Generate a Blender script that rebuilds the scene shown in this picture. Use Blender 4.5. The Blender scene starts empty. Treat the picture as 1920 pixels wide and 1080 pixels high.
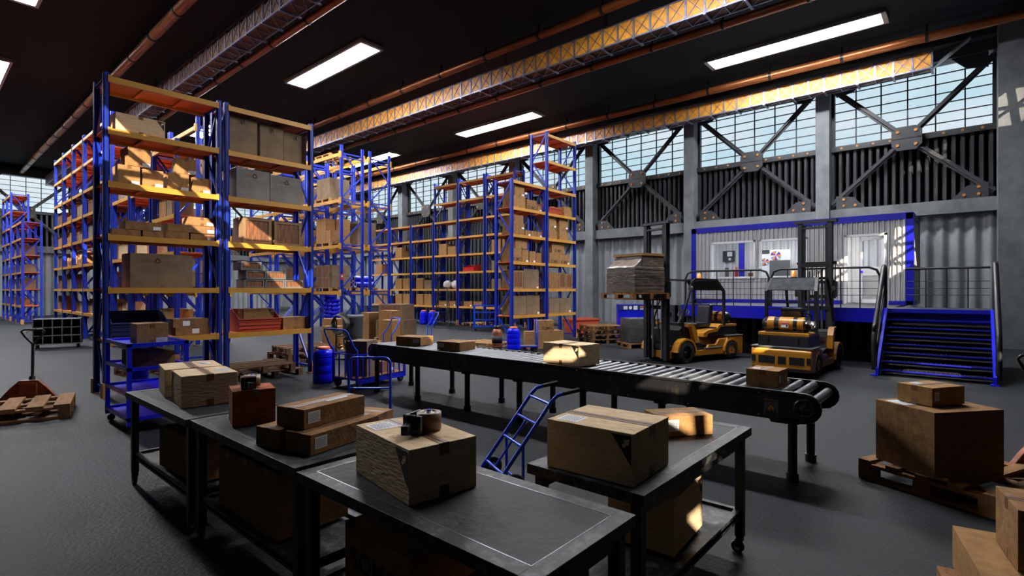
import bpy, bmesh, math, random
from math import sin, cos, pi, radians, hypot, atan2, sqrt
from mathutils import Vector, Matrix
random.seed(7)
SC = bpy.context.scene
COL = SC.collection
SC.view_settings.view_transform = 'Standard'
SC.view_settings.look = 'None'
SC.view_settings.exposure = 0.0
SC.view_settings.gamma = 1.0
SC.view_settings.use_curve_mapping = False

# ------------------------------------------------------------------ materials
def _n(nt, t, **kw):
    n = nt.nodes.new(t)
    for k, v in kw.items():
        setattr(n, k, v)
    return n

def mat(name, col, rough=0.6, metal=0.0, col2=None, scale=6.0, lo=0.35, hi=0.65, bump=0.0, bscale=40.0,
        stretch=None, spec=0.5, emit=None, estr=0.0, transmission=0.0, coat=0.0, rvar=0.0):
    m = bpy.data.materials.new(name)
    m.use_nodes = True
    nt = m.node_tree
    b = nt.nodes['Principled BSDF']
    b.inputs['Base Color'].default_value = (*col, 1)
    b.inputs['Roughness'].default_value = rough
    b.inputs['Metallic'].default_value = metal
    b.inputs['Specular IOR Level'].default_value = spec
    b.inputs['Transmission Weight'].default_value = transmission
    b.inputs['Coat Weight'].default_value = coat
    if emit:
        b.inputs['Emission Color'].default_value = (*emit, 1)
        b.inputs['Emission Strength'].default_value = estr
    tc = _n(nt, 'ShaderNodeTexCoord')
    src = tc.outputs['Object']
    if stretch:
        mp = _n(nt, 'ShaderNodeMapping')
        mp.inputs['Scale'].default_value = stretch
        nt.links.new(src, mp.inputs['Vector'])
        src = mp.outputs['Vector']
    if col2 is not None:
        no = _n(nt, 'ShaderNodeTexNoise')
        no.inputs['Scale'].default_value = scale
        no.inputs['Detail'].default_value = 6
        no.inputs['Roughness'].default_value = 0.62
        nt.links.new(src, no.inputs['Vector'])
        r = _n(nt, 'ShaderNodeValToRGB')
        r.color_ramp.elements[0].position = lo
        r.color_ramp.elements[1].position = hi
        r.color_ramp.elements[0].color = (*col, 1)
        r.color_ramp.elements[1].color = (*col2, 1)
        nt.links.new(no.outputs['Fac'], r.inputs['Fac'])
        nt.links.new(r.outputs['Color'], b.inputs['Base Color'])
        if rvar:
            mr = _n(nt, 'ShaderNodeMapRange')
            mr.inputs['To Min'].default_value = max(0.05, rough - rvar)
            mr.inputs['To Max'].default_value = min(1, rough + rvar)
            nt.links.new(no.outputs['Fac'], mr.inputs['Value'])
            nt.links.new(mr.outputs['Result'], b.inputs['Roughness'])
    if bump:
        nb = _n(nt, 'ShaderNodeTexNoise')
        nb.inputs['Scale'].default_value = bscale
        nb.inputs['Detail'].default_value = 4
        nt.links.new(src, nb.inputs['Vector'])
        bp = _n(nt, 'ShaderNodeBump')
        bp.inputs['Strength'].default_value = bump
        bp.inputs['Distance'].default_value = 0.01
        nt.links.new(nb.outputs['Fac'], bp.inputs['Height'])
        nt.links.new(bp.outputs['Normal'], b.inputs['Normal'])
    return m

M = {}
M['floor'] = mat('asphalt_floor', (0.0085, 0.0100, 0.0122), 0.62, 0, (0.0230, 0.0260, 0.0300), 1.3, 0.32, 0.70, 0.6, 30, spec=0.16, rvar=0.12)
M['ceil'] = mat('dark_roof_sheet', (0.0035, 0.0052, 0.0090), 0.8, 0, (0.0065, 0.0072, 0.0100), 0.5, 0.35, 0.7, 0.3, 8, spec=0.2)
M['wall_light'] = mat('pale_corrugated_steel', (0.185, 0.20, 0.215), 0.5, 0.1, (0.145, 0.156, 0.17), 0.8)
M['wall_dark'] = mat('charcoal_corrugated_steel', (0.022, 0.024, 0.028), 0.38, 0.3, (0.034, 0.036, 0.040), 1.2)
M['concrete'] = mat('grey_concrete', (0.070, 0.077, 0.085), 0.8, 0, (0.125, 0.133, 0.143), 1.6, 0.35, 0.7, 0.3, 30)
M['steel_dk'] = mat('dark_painted_steel', (0.020, 0.0215, 0.0245), 0.5, 0.3, (0.034, 0.036, 0.040), 4)
M['muntin'] = mat('black_window_bar', (0.012, 0.013, 0.016), 0.5, 0.2)
M['rust_bolt'] = mat('rusty_bolt', (0.33, 0.14, 0.03), 0.6, 0.4)
M['pipe'] = mat('rust_brown_pipe', (0.17, 0.050, 0.016), 0.35, 0.55, (0.32, 0.10, 0.025), 3, 0.35, 0.7, stretch=(4, 0.4, 4))
M['clamp'] = mat('black_clamp', (0.015, 0.015, 0.018), 0.4, 0.6)
M['lattice'] = mat('galvanised_lattice', (0.13, 0.13, 0.22), 0.4, 0.5, (0.24, 0.24, 0.34), 6)
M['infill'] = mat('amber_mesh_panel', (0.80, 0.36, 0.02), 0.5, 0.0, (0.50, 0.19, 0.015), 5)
M['infill_dim'] = mat('dimmed_mesh_panel', (0.16, 0.065, 0.015), 0.6, 0.1, (0.08, 0.03, 0.01), 5)  # darker copy of the amber panel; dimness of left girder and undersides in colour
M['lamp_frame'] = mat('lamp_housing', (0.35, 0.36, 0.38), 0.4, 0.5)
M['lamp'] = mat('lamp_diffuser', (0.9, 0.9, 0.9), 0.5, emit=(0.97, 0.98, 1.0), estr=126.0)
M['blue'] = mat('blue_rack_paint', (0.006, 0.026, 0.38), 0.38, 0.1, (0.007, 0.034, 0.46), 3, spec=0.5)
M['yellow_beam'] = mat('yellow_beam_paint', (0.48, 0.22, 0.022), 0.5, 0.0, (0.56, 0.27, 0.03), 2)
M['orange_deck'] = mat('orange_shelf_underside', (0.60, 0.125, 0.012), 0.55, 0, (0.48, 0.10, 0.012), 2)
M['guard'] = mat('ochre_foot_guard', (0.42, 0.20, 0.06), 0.6, 0)
M['card'] = mat('brown_cardboard', (0.34, 0.185, 0.072), 0.9, 0, (0.25, 0.13, 0.05), 14, bump=0.5, bscale=50, spec=0.2)
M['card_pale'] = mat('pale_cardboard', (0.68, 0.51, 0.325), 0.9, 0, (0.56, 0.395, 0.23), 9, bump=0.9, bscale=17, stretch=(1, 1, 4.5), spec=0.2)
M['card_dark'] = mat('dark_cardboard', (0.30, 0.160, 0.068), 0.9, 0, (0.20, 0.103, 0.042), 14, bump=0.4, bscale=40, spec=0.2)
M['card_red'] = mat('red_brown_cardboard', (0.42, 0.12, 0.045), 0.9, 0, (0.26, 0.065, 0.028), 18, bump=0.5, bscale=50, spec=0.2)
M['card_grey'] = mat('grey_cardboard', (0.15, 0.14, 0.13), 0.9, 0, (0.23, 0.215, 0.195), 2.2, spec=0.2)
M['card_worn'] = mat('worn_brown_cardboard', (0.15, 0.10, 0.062), 0.85, 0, (0.24, 0.165, 0.10), 2.0, 0.35, 0.7, spec=0.25)
M['tape'] = mat('brown_packing_tape', (0.17, 0.080, 0.035), 0.35, 0, spec=0.5)
M['seam'] = mat('dark_box_seam', (0.05, 0.025, 0.012), 0.8)
M['label'] = mat('white_paper_label', (0.72, 0.74, 0.78), 0.7)
M['ink'] = mat('black_ink', (0.012, 0.010, 0.010), 0.7)
M['wood'] = mat('pallet_wood', (0.28, 0.13, 0.044), 0.8, 0, (0.19, 0.085, 0.030), 3, stretch=(1, 9, 6), bump=0.3, spec=0.25)
M['wood_pale'] = mat('pale_pallet_wood', (0.38, 0.22, 0.095), 0.8, 0, (0.29, 0.165, 0.07), 3, stretch=(1, 9, 6), spec=0.25)
M['wood_dark'] = mat('dark_pallet_wood', (0.15, 0.075, 0.035), 0.8, 0, (0.10, 0.052, 0.026), 3, stretch=(1, 9, 6), spec=0.25)
M['crate_frame'] = mat('crate_frame_wood', (0.28, 0.17, 0.09), 0.8, 0, (0.21, 0.125, 0.07), 6, spec=0.25)
M['crate_slat'] = mat('streaky_crate_boards', (0.11, 0.05, 0.022), 0.6, 0, (0.42, 0.13, 0.035), 5, 0.45, 0.8, stretch=(6, 6, 0.6), spec=0.4)
M['crate_grey'] = mat('grey_crate_rim', (0.12, 0.125, 0.13), 0.6, 0.2)
M['bench_top'] = mat('dark_rubber_mat', (0.018, 0.0195, 0.022), 0.6, 0, (0.024, 0.026, 0.029), 5, bump=0.6, bscale=22, spec=0.25)
M['bench_rim'] = mat('worn_black_steel_rim', (0.010, 0.011, 0.012), 0.5, 0.1, (0.11, 0.115, 0.122), 16, 0.48, 0.72, rvar=0.1, spec=0.35)
M['bench_edge'] = mat('bare_steel_edge', (0.45, 0.47, 0.50), 0.3, 0.9)
M['conv'] = mat('scuffed_black_conveyor_paint', (0.009, 0.009, 0.010), 0.5, 0.1, (0.16, 0.12, 0.08), 5.5, 0.55, 0.9, stretch=(1, 1, 0.35), rvar=0.15)
M['roller'] = mat('grey_steel_roller', (0.13, 0.135, 0.145), 0.38, 0.7)
M['black'] = mat('black_steel', (0.014, 0.014, 0.016), 0.45, 0.3)
M['rubber'] = mat('black_rubber', (0.012, 0.012, 0.013), 0.8)
M['plastic_blk'] = mat('glossy_black_plastic', (0.016, 0.016, 0.02), 0.25)
M['chrome'] = mat('bare_metal', (0.55, 0.56, 0.58), 0.25, 0.95)
M['blue_paint'] = mat('bright_blue_paint', (0.005, 0.008, 0.62), 0.32, 0.0, (0.006, 0.014, 0.72), 5)
M['tube_blue'] = mat('blue_tube_paint', (0.008, 0.07, 0.72), 0.3, 0.1)
M['drum'] = mat('blue_drum_plastic', (0.002, 0.006, 0.72), 0.32, spec=0.35)
M['orange'] = mat('orange_cap_plastic', (0.85, 0.16, 0.015), 0.4)
M['fl_yellow'] = mat('forklift_yellow_paint', (0.48, 0.20, 0.012), 0.38, 0.05, (0.36, 0.145, 0.010), 3, 0.4, 0.7)
M['white'] = mat('white_paint', (0.72, 0.73, 0.75), 0.45)
M['office_wall'] = mat('pale_grey_cabin_sheet', (0.42, 0.42, 0.425), 0.55, 0.0, (0.38, 0.38, 0.39), 1.2)
M['office_blue'] = mat('deep_blue_cabin_frame', (0.003, 0.004, 0.40), 0.4, 0.0, (0.003, 0.005, 0.33), 2)
M['skirt'] = mat('dark_blue_grey_sheet', (0.030, 0.036, 0.048), 0.55, 0.1)
M['red'] = mat('red_paint', (0.55, 0.02, 0.02), 0.4)
M['bin_red'] = mat('brick_red_plastic', (0.42, 0.06, 0.025), 0.5)
M['bin_navy'] = mat('navy_plastic', (0.010, 0.022, 0.10), 0.5)
M['jack_red'] = mat('rusty_orange_steel', (0.34, 0.080, 0.022), 0.5, 0.3, (0.12, 0.045, 0.025), 6)
M['ochre'] = mat('ochre_paint', (0.60, 0.27, 0.04), 0.5)
M['grey'] = mat('mid_grey_plastic', (0.09, 0.095, 0.10), 0.55)
M['white_rough'] = mat('white_sack', (0.68, 0.66, 0.62), 0.8)
M['wrap'] = mat('stretch_wrapped_load', (0.11, 0.095, 0.082), 0.22, 0.0, (0.24, 0.18, 0.13), 5, 0.4, 0.7, bump=1.0, bscale=9, stretch=(1, 1, 2.6), spec=0.9)
M['wrap_dark'] = mat('dark_stretch_wrapped_load', (0.05, 0.055, 0.06), 0.25, 0.0, (0.10, 0.105, 0.11), 6, bump=1.0, bscale=10, stretch=(1, 1, 3), spec=0.9)
M['amber'] = mat('amber_beacon_lens', (0.75, 0.28, 0.05), 0.3)
M['poster'] = mat('white_board', (0.65, 0.67, 0.70), 0.6)
M['screen'] = mat('grey_board', (0.022, 0.026, 0.032), 0.7, 0, (0.05, 0.055, 0.06), 8, spec=0.2)
M['skyblue'] = mat('sky_blue_print', (0.05, 0.25, 0.65), 0.6)

def glass_mat():
    m = bpy.data.materials.new('clear_window_glass'); m.use_nodes = True
    nt = m.node_tree; nt.nodes.clear()
    o = _n(nt, 'ShaderNodeOutputMaterial'); mx = _n(nt, 'ShaderNodeMixShader')
    t = _n(nt, 'ShaderNodeBsdfTransparent'); g = _n(nt, 'ShaderNodeBsdfGlossy')
    t.inputs['Color'].default_value = (0.93, 0.96, 0.98, 1)
    g.inputs['Roughness'].default_value = 0.08
    mx.inputs['Fac'].default_value = 0.05
    nt.links.new(t.outputs[0], mx.inputs[1]); nt.links.new(g.outputs[0], mx.inputs[2])
    nt.links.new(mx.outputs[0], o.inputs['Surface'])
    return m
M['glass'] = glass_mat()
M['cabin_fill'] = mat('cabin_fill_diffuser', (0.9, 0.9, 0.9), 0.5, emit=(1.0, 0.98, 0.95), estr=30.0)  # glow of the unseen strip added to brighten the cabin inside

# ------------------------------------------------------------------ mesh builder
class MB:
    def __init__(s):
        s.v = []; s.f = []; s.m = []; s.sm = []; s.mats = []
    def mi(s, k):
        if k not in s.mats: s.mats.append(k)
        return s.mats.index(k)
    def add(s, vs, fs, k, smooth=False):
        o = len(s.v); s.v += [tuple(p) for p in vs]
        i = s.mi(k)
        for f in fs:
            s.f.append([a + o for a in f]); s.m.append(i); s.sm.append(smooth)
        return s
    def box(s, x0, y0, z0, x1, y1, z1, k):
        if x0 > x1: x0, x1 = x1, x0
        if y0 > y1: y0, y1 = y1, y0
        if z0 > z1: z0, z1 = z1, z0
        vs = [(x0,y0,z0),(x1,y0,z0),(x1,y1,z0),(x0,y1,z0),(x0,y0,z1),(x1,y0,z1),(x1,y1,z1),(x0,y1,z1)]
        return s.add(vs, [(0,3,2,1),(4,5,6,7),(0,1,5,4),(1,2,6,5),(2,3,7,6),(3,0,4,7)], k)
    def obox(s, c, size, rz, k, ry=0, rx=0):
        R = Matrix.Rotation(radians(rz), 3, 'Z') @ Matrix.Rotation(radians(ry), 3, 'Y') @ Matrix.Rotation(radians(rx), 3, 'X')
        hx, hy, hz = size[0]/2, size[1]/2, size[2]/2
        vs = [Vector(c) + R @ Vector(p) for p in [(-hx,-hy,-hz),(hx,-hy,-hz),(hx,hy,-hz),(-hx,hy,-hz),(-hx,-hy,hz),(hx,-hy,hz),(hx,hy,hz),(-hx,hy,hz)]]
        return s.add(vs, [(0,3,2,1),(4,5,6,7),(0,1,5,4),(1,2,6,5),(2,3,7,6),(3,0,4,7)], k)
    def bar(s, p, q, w, h, k, up=(0,0,1)):
        p, q = Vector(p), Vector(q); d = (q - p).normalized(); u = Vector(up)
        if abs(d.dot(u)) > 0.98: u = Vector((1, 0, 0))
        a = d.cross(u).normalized(); b = a.cross(d).normalized()
        vs = []
        for c in (p, q):
            for (i, j) in ((-1,-1),(1,-1),(1,1),(-1,1)):
                vs.append(c + a * (w/2*i) + b * (h/2*j))
        return s.add(vs, [(0,3,2,1),(4,5,6,7),(0,1,5,4),(1,2,6,5),(2,3,7,6),(3,0,4,7)], k)
    def tube(s, pts, r, k, n=10, cap=True):
        pts = [Vector(p) for p in pts]; rings = []; prev = None
        for i, p in enumerate(pts):
            if i == 0: d = pts[1] - p
            elif i == len(pts) - 1: d = p - pts[i-1]
            else: d = (pts[i+1] - p).normalized() + (p - pts[i-1]).normalized()
            d.normalize()
            if prev is None:
                u = Vector((0,0,1)) if abs(d.z) < 0.9 else Vector((1,0,0))
                a = d.cross(u).normalized()
            else:
                a = (prev - d * prev.dot(d)).normalized()
            prev = a; b = d.cross(a)
            rings.append([p + (a*cos(2*pi*j/n) + b*sin(2*pi*j/n)) * (r if not isinstance(r, (list, tuple)) else r[i]) for j in range(n)])
        vs = [v for rg in rings for v in rg]; fs = []
        for i in range(len(rings) - 1):
            for j in range(n):
                fs.append((i*n+j, i*n+(j+1) % n, (i+1)*n+(j+1) % n, (i+1)*n+j))
        s.add(vs, fs, k, True)
        if cap:
            s.add(rings[0], [tuple(range(n))[::-1]], k); s.add(rings[-1], [tuple(range(n))], k)
        return s
    def cyl(s, p, q, r, k, n=16):
        return s.tube([p, q], r, k, n)
    def lathe(s, prof, k, n=24, c=(0,0,0), axis='z', smooth=True):
        vs = []
        for (r, h) in prof:
            for j in range(n):
                a = 2*pi*j/n; x, y, z = r*cos(a), r*sin(a), h
                if axis == 'y': x, y, z = x, -z, y
                if axis == 'x': x, y, z = z, x, y
                vs.append((x + c[0], y + c[1], z + c[2]))
        fs = []
        for i in range(len(prof) - 1):
            for j in range(n):
                fs.append((i*n+j, i*n+(j+1) % n, (i+1)*n+(j+1) % n, (i+1)*n+j))
        return s.add(vs, fs, k, smooth)
    def prism(s, poly, a0, a1, k, axis='y', smooth=False):
        # poly in the plane across axis: y -> (x,z), x -> (y,z), z -> (x,y)
        def P(u, v, t):
            return (u, t, v) if axis == 'y' else ((t, u, v) if axis == 'x' else (u, v, t))
        n = len(poly)
        vs = [P(u, v, a0) for u, v in poly] + [P(u, v, a1) for u, v in poly]
        fs = [tuple(range(n))[::-1], tuple(range(n, 2*n))] + [(i, (i+1) % n, n+(i+1) % n, n+i) for i in range(n)]
        return s.add(vs, fs, k, smooth)
    def ball(s, c, r, k, sq=(1,1,1), n=14):
        prof = [(sin(pi*i/(n//2))*r, -cos(pi*i/(n//2))*r) for i in range(n//2+1)]
        o = len(s.v); s.lathe(prof, k, n)
        for i in range(o, len(s.v)):
            v = s.v[i]; s.v[i] = (v[0]*sq[0]+c[0], v[1]*sq[1]+c[1], v[2]*sq[2]+c[2])
        return s
    def xform(s, mtx):
        s.v = [tuple(mtx @ Vector(v)) for v in s.v]; return s
    def mesh(s, name):
        me = bpy.data.meshes.new(name)
        me.from_pydata(s.v, [], s.f)
        for k in s.mats: me.materials.append(M[k])
        me.polygons.foreach_set('material_index', s.m)
        me.polygons.foreach_set('use_smooth', s.sm)
        me.update()
        bm = bmesh.new(); bm.from_mesh(me)
        bmesh.ops.recalc_face_normals(bm, faces=bm.faces)
        bm.to_mesh(me); bm.free()
        return me
    def obj(s, name, parent=None, loc=(0,0,0), rz=0, bevel=0, kind=None):
        o = bpy.data.objects.new(name, s.mesh(name)); COL.objects.link(o)
        o.location = loc; o.rotation_euler = (0, 0, radians(rz)); o.parent = parent
        if bevel:
            md = o.modifiers.new('bevel', 'BEVEL'); md.width = bevel; md.segments = 2; md.limit_method = 'ANGLE'
        if kind: o['kind'] = kind
        return o

def tag(o, label, cat, group=None):
    o['label'] = label; o['category'] = cat
    if group: o['group'] = group
    return o
def thing(name, label, cat, loc=(0,0,0), rz=0, group=None):
    o = bpy.data.objects.new(name, None); COL.objects.link(o)
    o.empty_display_size = 0.1
    o.location = loc; o.rotation_euler = (0, 0, radians(rz))
    return tag(o, label, cat, group)
def dup(o, loc=None, rz=None, label=None, group=None):
    def rec(src, par):
        c = src.copy(); COL.objects.link(c)
        if par is not None: c.parent = par
        for ch in src.children: rec(ch, c)
        return c
    c = rec(o, None)
    if loc is not None: c.location = loc
    if rz is not None: c.rotation_euler = (0, 0, radians(rz))
    if label: c['label'] = label
    if group: c['group'] = group
    return c

_txt = {}
def text_mb(body, size, k, mtx, mb, bold=0.0):
    """lettering as flat faces placed by a matrix"""
    if body not in _txt:
        cu = bpy.data.curves.new('lettering', 'FONT'); cu.body = body; cu.size = 1.0; cu.offset = 0.02
        cu.align_x = 'CENTER'; cu.align_y = 'CENTER'; cu.resolution_u = 2
        ob = bpy.data.objects.new('lettering', cu); COL.objects.link(ob)
        bpy.context.view_layer.update()
        dg = bpy.context.evaluated_depsgraph_get()
        me = bpy.data.meshes.new_from_object(ob.evaluated_get(dg))
        _txt[body] = ([v.co.copy() for v in me.vertices], [tuple(p.vertices) for p in me.polygons])
        bpy.data.objects.remove(ob); bpy.data.curves.remove(cu); bpy.data.meshes.remove(me)
    vs, fs = _txt[body]
    mb.add([mtx @ (v * size) for v in vs], fs, k)

# ------------------------------------------------------------------ camera (z up, X = along the bench front, Y = along the long wall)
cam = bpy.data.cameras.new('camera'); co = bpy.data.objects.new('camera', cam); COL.objects.link(co)
cam.sensor_width = 36; cam.lens = 36 * 985 / 1920; cam.shift_y = (543 - 540) / 1920.0
cam.clip_start = 0.05; cam.clip_end = 300
co.location = (0, 0, 1.85)
co.rotation_euler = (radians(90), 0, -radians(49.05))
SC.camera = co

# ------------------------------------------------------------------ world and sun
w = bpy.data.worlds.new('sky'); SC.world = w; w.use_nodes = True
nt = w.node_tree; bg = nt.nodes['Background']
tc = _n(nt, 'ShaderNodeTexCoord'); mp = _n(nt, 'ShaderNodeMapping'); mp.inputs['Scale'].default_value = (1, 1, 2.5)
no = _n(nt, 'ShaderNodeTexNoise'); no.inputs['Scale'].default_value = 3.2; no.inputs['Detail'].default_value = 6
rp = _n(nt, 'ShaderNodeValToRGB')
rp.color_ramp.elements[0].position = 0.42; rp.color_ramp.elements[0].color = (0.60, 0.79, 0.87, 1)
rp.color_ramp.elements[1].position = 0.62; rp.color_ramp.elements[1].color = (0.86, 0.90, 0.93, 1)
nt.links.new(tc.outputs['Generated'], mp.inputs['Vector']); nt.links.new(mp.outputs['Vector'], no.inputs['Vector'])
nt.links.new(no.outputs['Fac'], rp.inputs['Fac']); nt.links.new(rp.outputs['Color'], bg.inputs['Color'])
bg.inputs['Strength'].default_value = 1.12
SUN = Vector((0.62, 0.64, -0.45)).normalized()
sl = bpy.data.lights.new('sun', 'SUN'); so = bpy.data.objects.new('sun', sl); COL.objects.link(so)
sl.energy = 16; sl.angle = radians(0.15); sl.color = (1.0, 0.86, 0.66)
so.rotation_euler = SUN.to_track_quat('-Z', 'Y').to_euler(); so.location = (-20, -20, 30)

# ------------------------------------------------------------------ the hall
X0, X1, Y0, Y1, ZC = -14.0, 23.8, -16.0, 50.0, 10.4
MB().box(X0, Y0, -0.2, X1+0.3, Y1+0.3, 0, 'floor').obj('floor', kind='structure')
holes = [(-6.7,-1.2,-5.2,3.4), (8.2,-10.0,10.6,-7.7), (17.6,-6.2,19.3,-4.3), (-5.9,12.0,-5.1,18.5),  # unseen roof openings, added so the sun throws patches where wanted
         (-9.85,-12.4,-9.35,-11.85), (-10.3,-12.85,-9.85,-12.4), (-10.75,-13.4,-10.3,-12.85),
         (-7.95,-11.7,-7.0,-10.85), (-7.6,-9.8,-7.2,-9.1), (-1.7,-10.9,-1.25,-10.5), (-.55,-11.0,-.1,-10.55),
         (-7.0,-7.4,-6.6,-6.0), (-1.4,-14.7,.2,-13.6)]
xs = sorted({X0-.3, X1+.3} | {h[0] for h in holes} | {h[2] for h in holes})
ys = sorted({Y0-.3, Y1+.3} | {h[1] for h in holes} | {h[3] for h in holes})
mb = MB()
for i in range(len(xs)-1):
    for j in range(len(ys)-1):
        cx, cy = (xs[i]+xs[i+1])/2, (ys[j]+ys[j+1])/2
        if any(h[0] < cx < h[2] and h[1] < cy < h[3] for h in holes): continue
        mb.box(xs[i], ys[j], ZC, xs[i+1], ys[j+1], ZC+0.12, 'ceil')
mb.obj('ceiling', kind='structure')
for i, h in enumerate(holes):
    mb = MB(); nx = max(1, round((h[2]-h[0])/0.8)); ny = max(1, round((h[3]-h[1])/0.8))
    for a in range(nx+1):
        x = h[0] + (h[2]-h[0])*a/nx; mb.box(x-.03, h[1], ZC+.02, x+.03, h[3], ZC+.1, 'muntin')
    for a in range(ny+1):
        y = h[1] + (h[3]-h[1])*a/ny; mb.box(h[0], y-.03, ZC+.02, h[2], y+.03, ZC+.1, 'muntin')
    if i < 4: mb.bar((h[0], h[1], ZC+.06), (h[2], h[3], ZC+.06), .14, .08, 'muntin')
    if i in (4, 5, 6, 7): mb.bar((h[0]+.1, h[1]+.1, ZC+.06), (h[2], h[3], ZC+.06), .1, .05, 'muntin')  # added diagonal bars that split the sun patches into stripes
    mb.obj('window_%d' % (31+i), kind='structure')  # bars of an added, unseen roof opening that shapes the sun

def corrugated(y0, y1, z0, z1, x, k, pitch, depth, mb=None, axis='x', flip=1, sine=False):
    """vertical ribbed sheet; runs along y at x (axis 'x') or along x at y (axis 'y')"""
    mb = mb or MB(); n = max(1, round((y1-y0)/pitch)); p = (y1-y0)/n; pts = []
    if sine:
        for i in range(n*6+1):
            t = y0 + p*i/6; pts.append((t, depth*0.5*(1+cos(2*pi*i/6))))
    else:
        for i in range(n):
            t = y0 + p*i; pts += [(t, 0), (t+p*.35, 0), (t+p*.5, depth), (t+p*.85, depth)]
        pts.append((y1, 0))
    vs = []
    for (t, d) in pts:
        q = x - d*flip
        vs += [(q, t, z0), (q, t, z1)] if axis == 'x' else [(t, q, z0), (t, q, z1)]
    fs = [(2*i, 2*i+2, 2*i+3, 2*i+1) for i in range(len(pts)-1)]
    mb.add(vs, fs, k, sine)
    return mb
mb = MB()
corrugated(-1, Y1, 0, 4.5, X1, 'wall_light', 0.42, 0.13, mb, sine=True)
corrugated(-1, Y1, 4.9, 7.25, X1, 'wall_dark', 0.24, 0.10, mb)
mb.box(X1, Y0, 0, X1+.2, Y1, 7.2, 'wall_dark'); mb.box(X1, Y0, 9.75, X1+.2, Y1, ZC, 'wall_dark')
mb.box(X1, Y0, 7.2, X1+.2, -1.0, 9.75, 'wall_dark')
mb.obj('wall_right', kind='structure')
mb = MB()
corrugated(X0, X1, 0, 4.5, Y1, 'wall_light', 0.42, 0.13, mb, axis='y', sine=True)
corrugated(X0, X1, 4.9, 7.25, Y1, 'wall_dark', 0.30, 0.10, mb, axis='y')
mb.box(X0, Y1, 0, X1, Y1+.2, 7.2, 'wall_dark'); mb.box(X0, Y1, 9.75, X1, Y1+.2, ZC, 'wall_dark')
mb.obj('wall_far', kind='structure')
MB().box(X0-.2, Y0, 0, X0, Y1, ZC, 'wall_dark').obj('wall_left', kind='structure')
MB().box(X0, Y0-.2, 0, X1, Y0, ZC, 'wall_dark').obj('wall_near', kind='structure')
# solid rendered pier that closes the window wall on the right
MB().box(22.5, Y0, 0, 23.9, -0.72, ZC, 'concrete').obj('wall_pier', kind='structure')
COLY = [-1.05+5.3*i for i in range(0, 10)]
m_ = corrugated(16.2, 28.2, 0, 4.9, 21.2, 'skirt', .30, .08, MB()); m_.box(21.2, 16.2, 0, 21.3, 28.2, 4.9, 'skirt'); m_.obj('wall_partition', kind='structure')
tn = 1
mb = MB(); mb.box(23.38, -0.72, 4.46, X1, Y1, 4.92, 'concrete'); mb.obj('trim_%d' % tn, kind='structure'); tn += 1
mb = MB(); mb.box(X0, Y1-.42, 4.46, X1, Y1, 4.92, 'concrete'); mb.obj('trim_%d' % tn, kind='structure'); tn += 1
mb = MB(); mb.box(23.3, -0.72, 9.72, X1, Y1, 10.2, 'steel_dk'); mb.box(22.9, -0.7, 10.1, X1, Y1, 10.39, 'steel_dk')
mb.obj('trim_%d' % tn, kind='structure'); tn += 1
mb = MB(); mb.box(X0, Y1-.5, 9.72, X1, Y1, 10.2, 'steel_dk'); mb.obj('trim_%d' % tn, kind='structure'); tn += 1
# low concrete kerb
MB().box(23.62, -0.72, 0, X1, Y1, 0.22, 'concrete').obj('baseboard_right', kind='structure')
for y in COLY[1:]:
    mb = MB(); mb.box(23.2, y-.23, 0, 23.7, y+.23, 9.9, 'concrete')
    mb.box(23.12, y-.05, 0, 23.2, y-.0, 0.01, 'concrete')
    mb.obj('trim_%d' % tn, kind='structure', bevel=.02); tn += 1

def xbrace(y0, y1, at, axis, tn):
    """crossed bracing with gusset plates in one bay"""
    mb = MB()
    def P(t, z, d=0): return (at-d, t, z) if axis == 'x' else (t, at-d, z)
    zc, zb, zt = 7.25, 4.95, 9.7; yc = (y0+y1)/2
    for s, yy in ((-1, y0), (1, y1)):
        for zz in (zb, zt):
            e = P(yy - s*.05, zz + (.15 if zz == zb else -.1)); c = P(yc, zc)
            mb.bar(e, c, .20, .05, 'steel_dk', up=(1,0,0) if axis == 'x' else (0,1,0))
            mb.bar(P(yy - s*.05, zz + (.15 if zz == zb else -.1), .05), P(yc, zc, .05), .05, .10, 'steel_dk', up=(1,0,0) if axis == 'x' else (0,1,0))
    r = .42; c8 = [(r,.25),(.25,r),(-.25,r),(-r,.25),(-r,-.25),(-.25,-r),(.25,-r),(r,-.25)]
    mb.prism([(yc+a*1.05, zc+b*1.0) for a, b in c8], at-.16, at-.06, 'steel_dk', 'x' if axis == 'x' else 'y')
    d = at-.165
    if axis == 'x': mb.box(d-.01, yc-r, zc-.01, d, yc+r, zc+.01, 'muntin')
    for a in (-.26, .26):
        for b in (-.24, .24):
            p = P(yc+a, zc+b, .16); q = P(yc+a, zc+b, .20)
            mb.cyl(p, q, .055, 'rust_bolt', 8)
    for s, yy in ((1, y0+.2), (-1, y1-.2)):   # corner gussets
        for zz, sg in ((4.92, 1), (9.72, -1)):
            poly = [(yy, zz), (yy+s*.95, zz), (yy+s*.55, zz+sg*.42), (yy, zz+sg*.5)]
            mb.prism(poly, at-.1, at-.04, 'steel_dk', 'x' if axis == 'x' else 'y')
            if sg == 1:
                for a, b in ((.25, .36), (.25, .12), (.62, .12)):
                    mb.cyl(P(yy+s*a, zz+b, .1), P(yy+s*a, zz+b, .14), .05, 'rust_bolt', 8)
    o = mb.obj('trim_%d' % tn, kind='structure')
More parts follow.
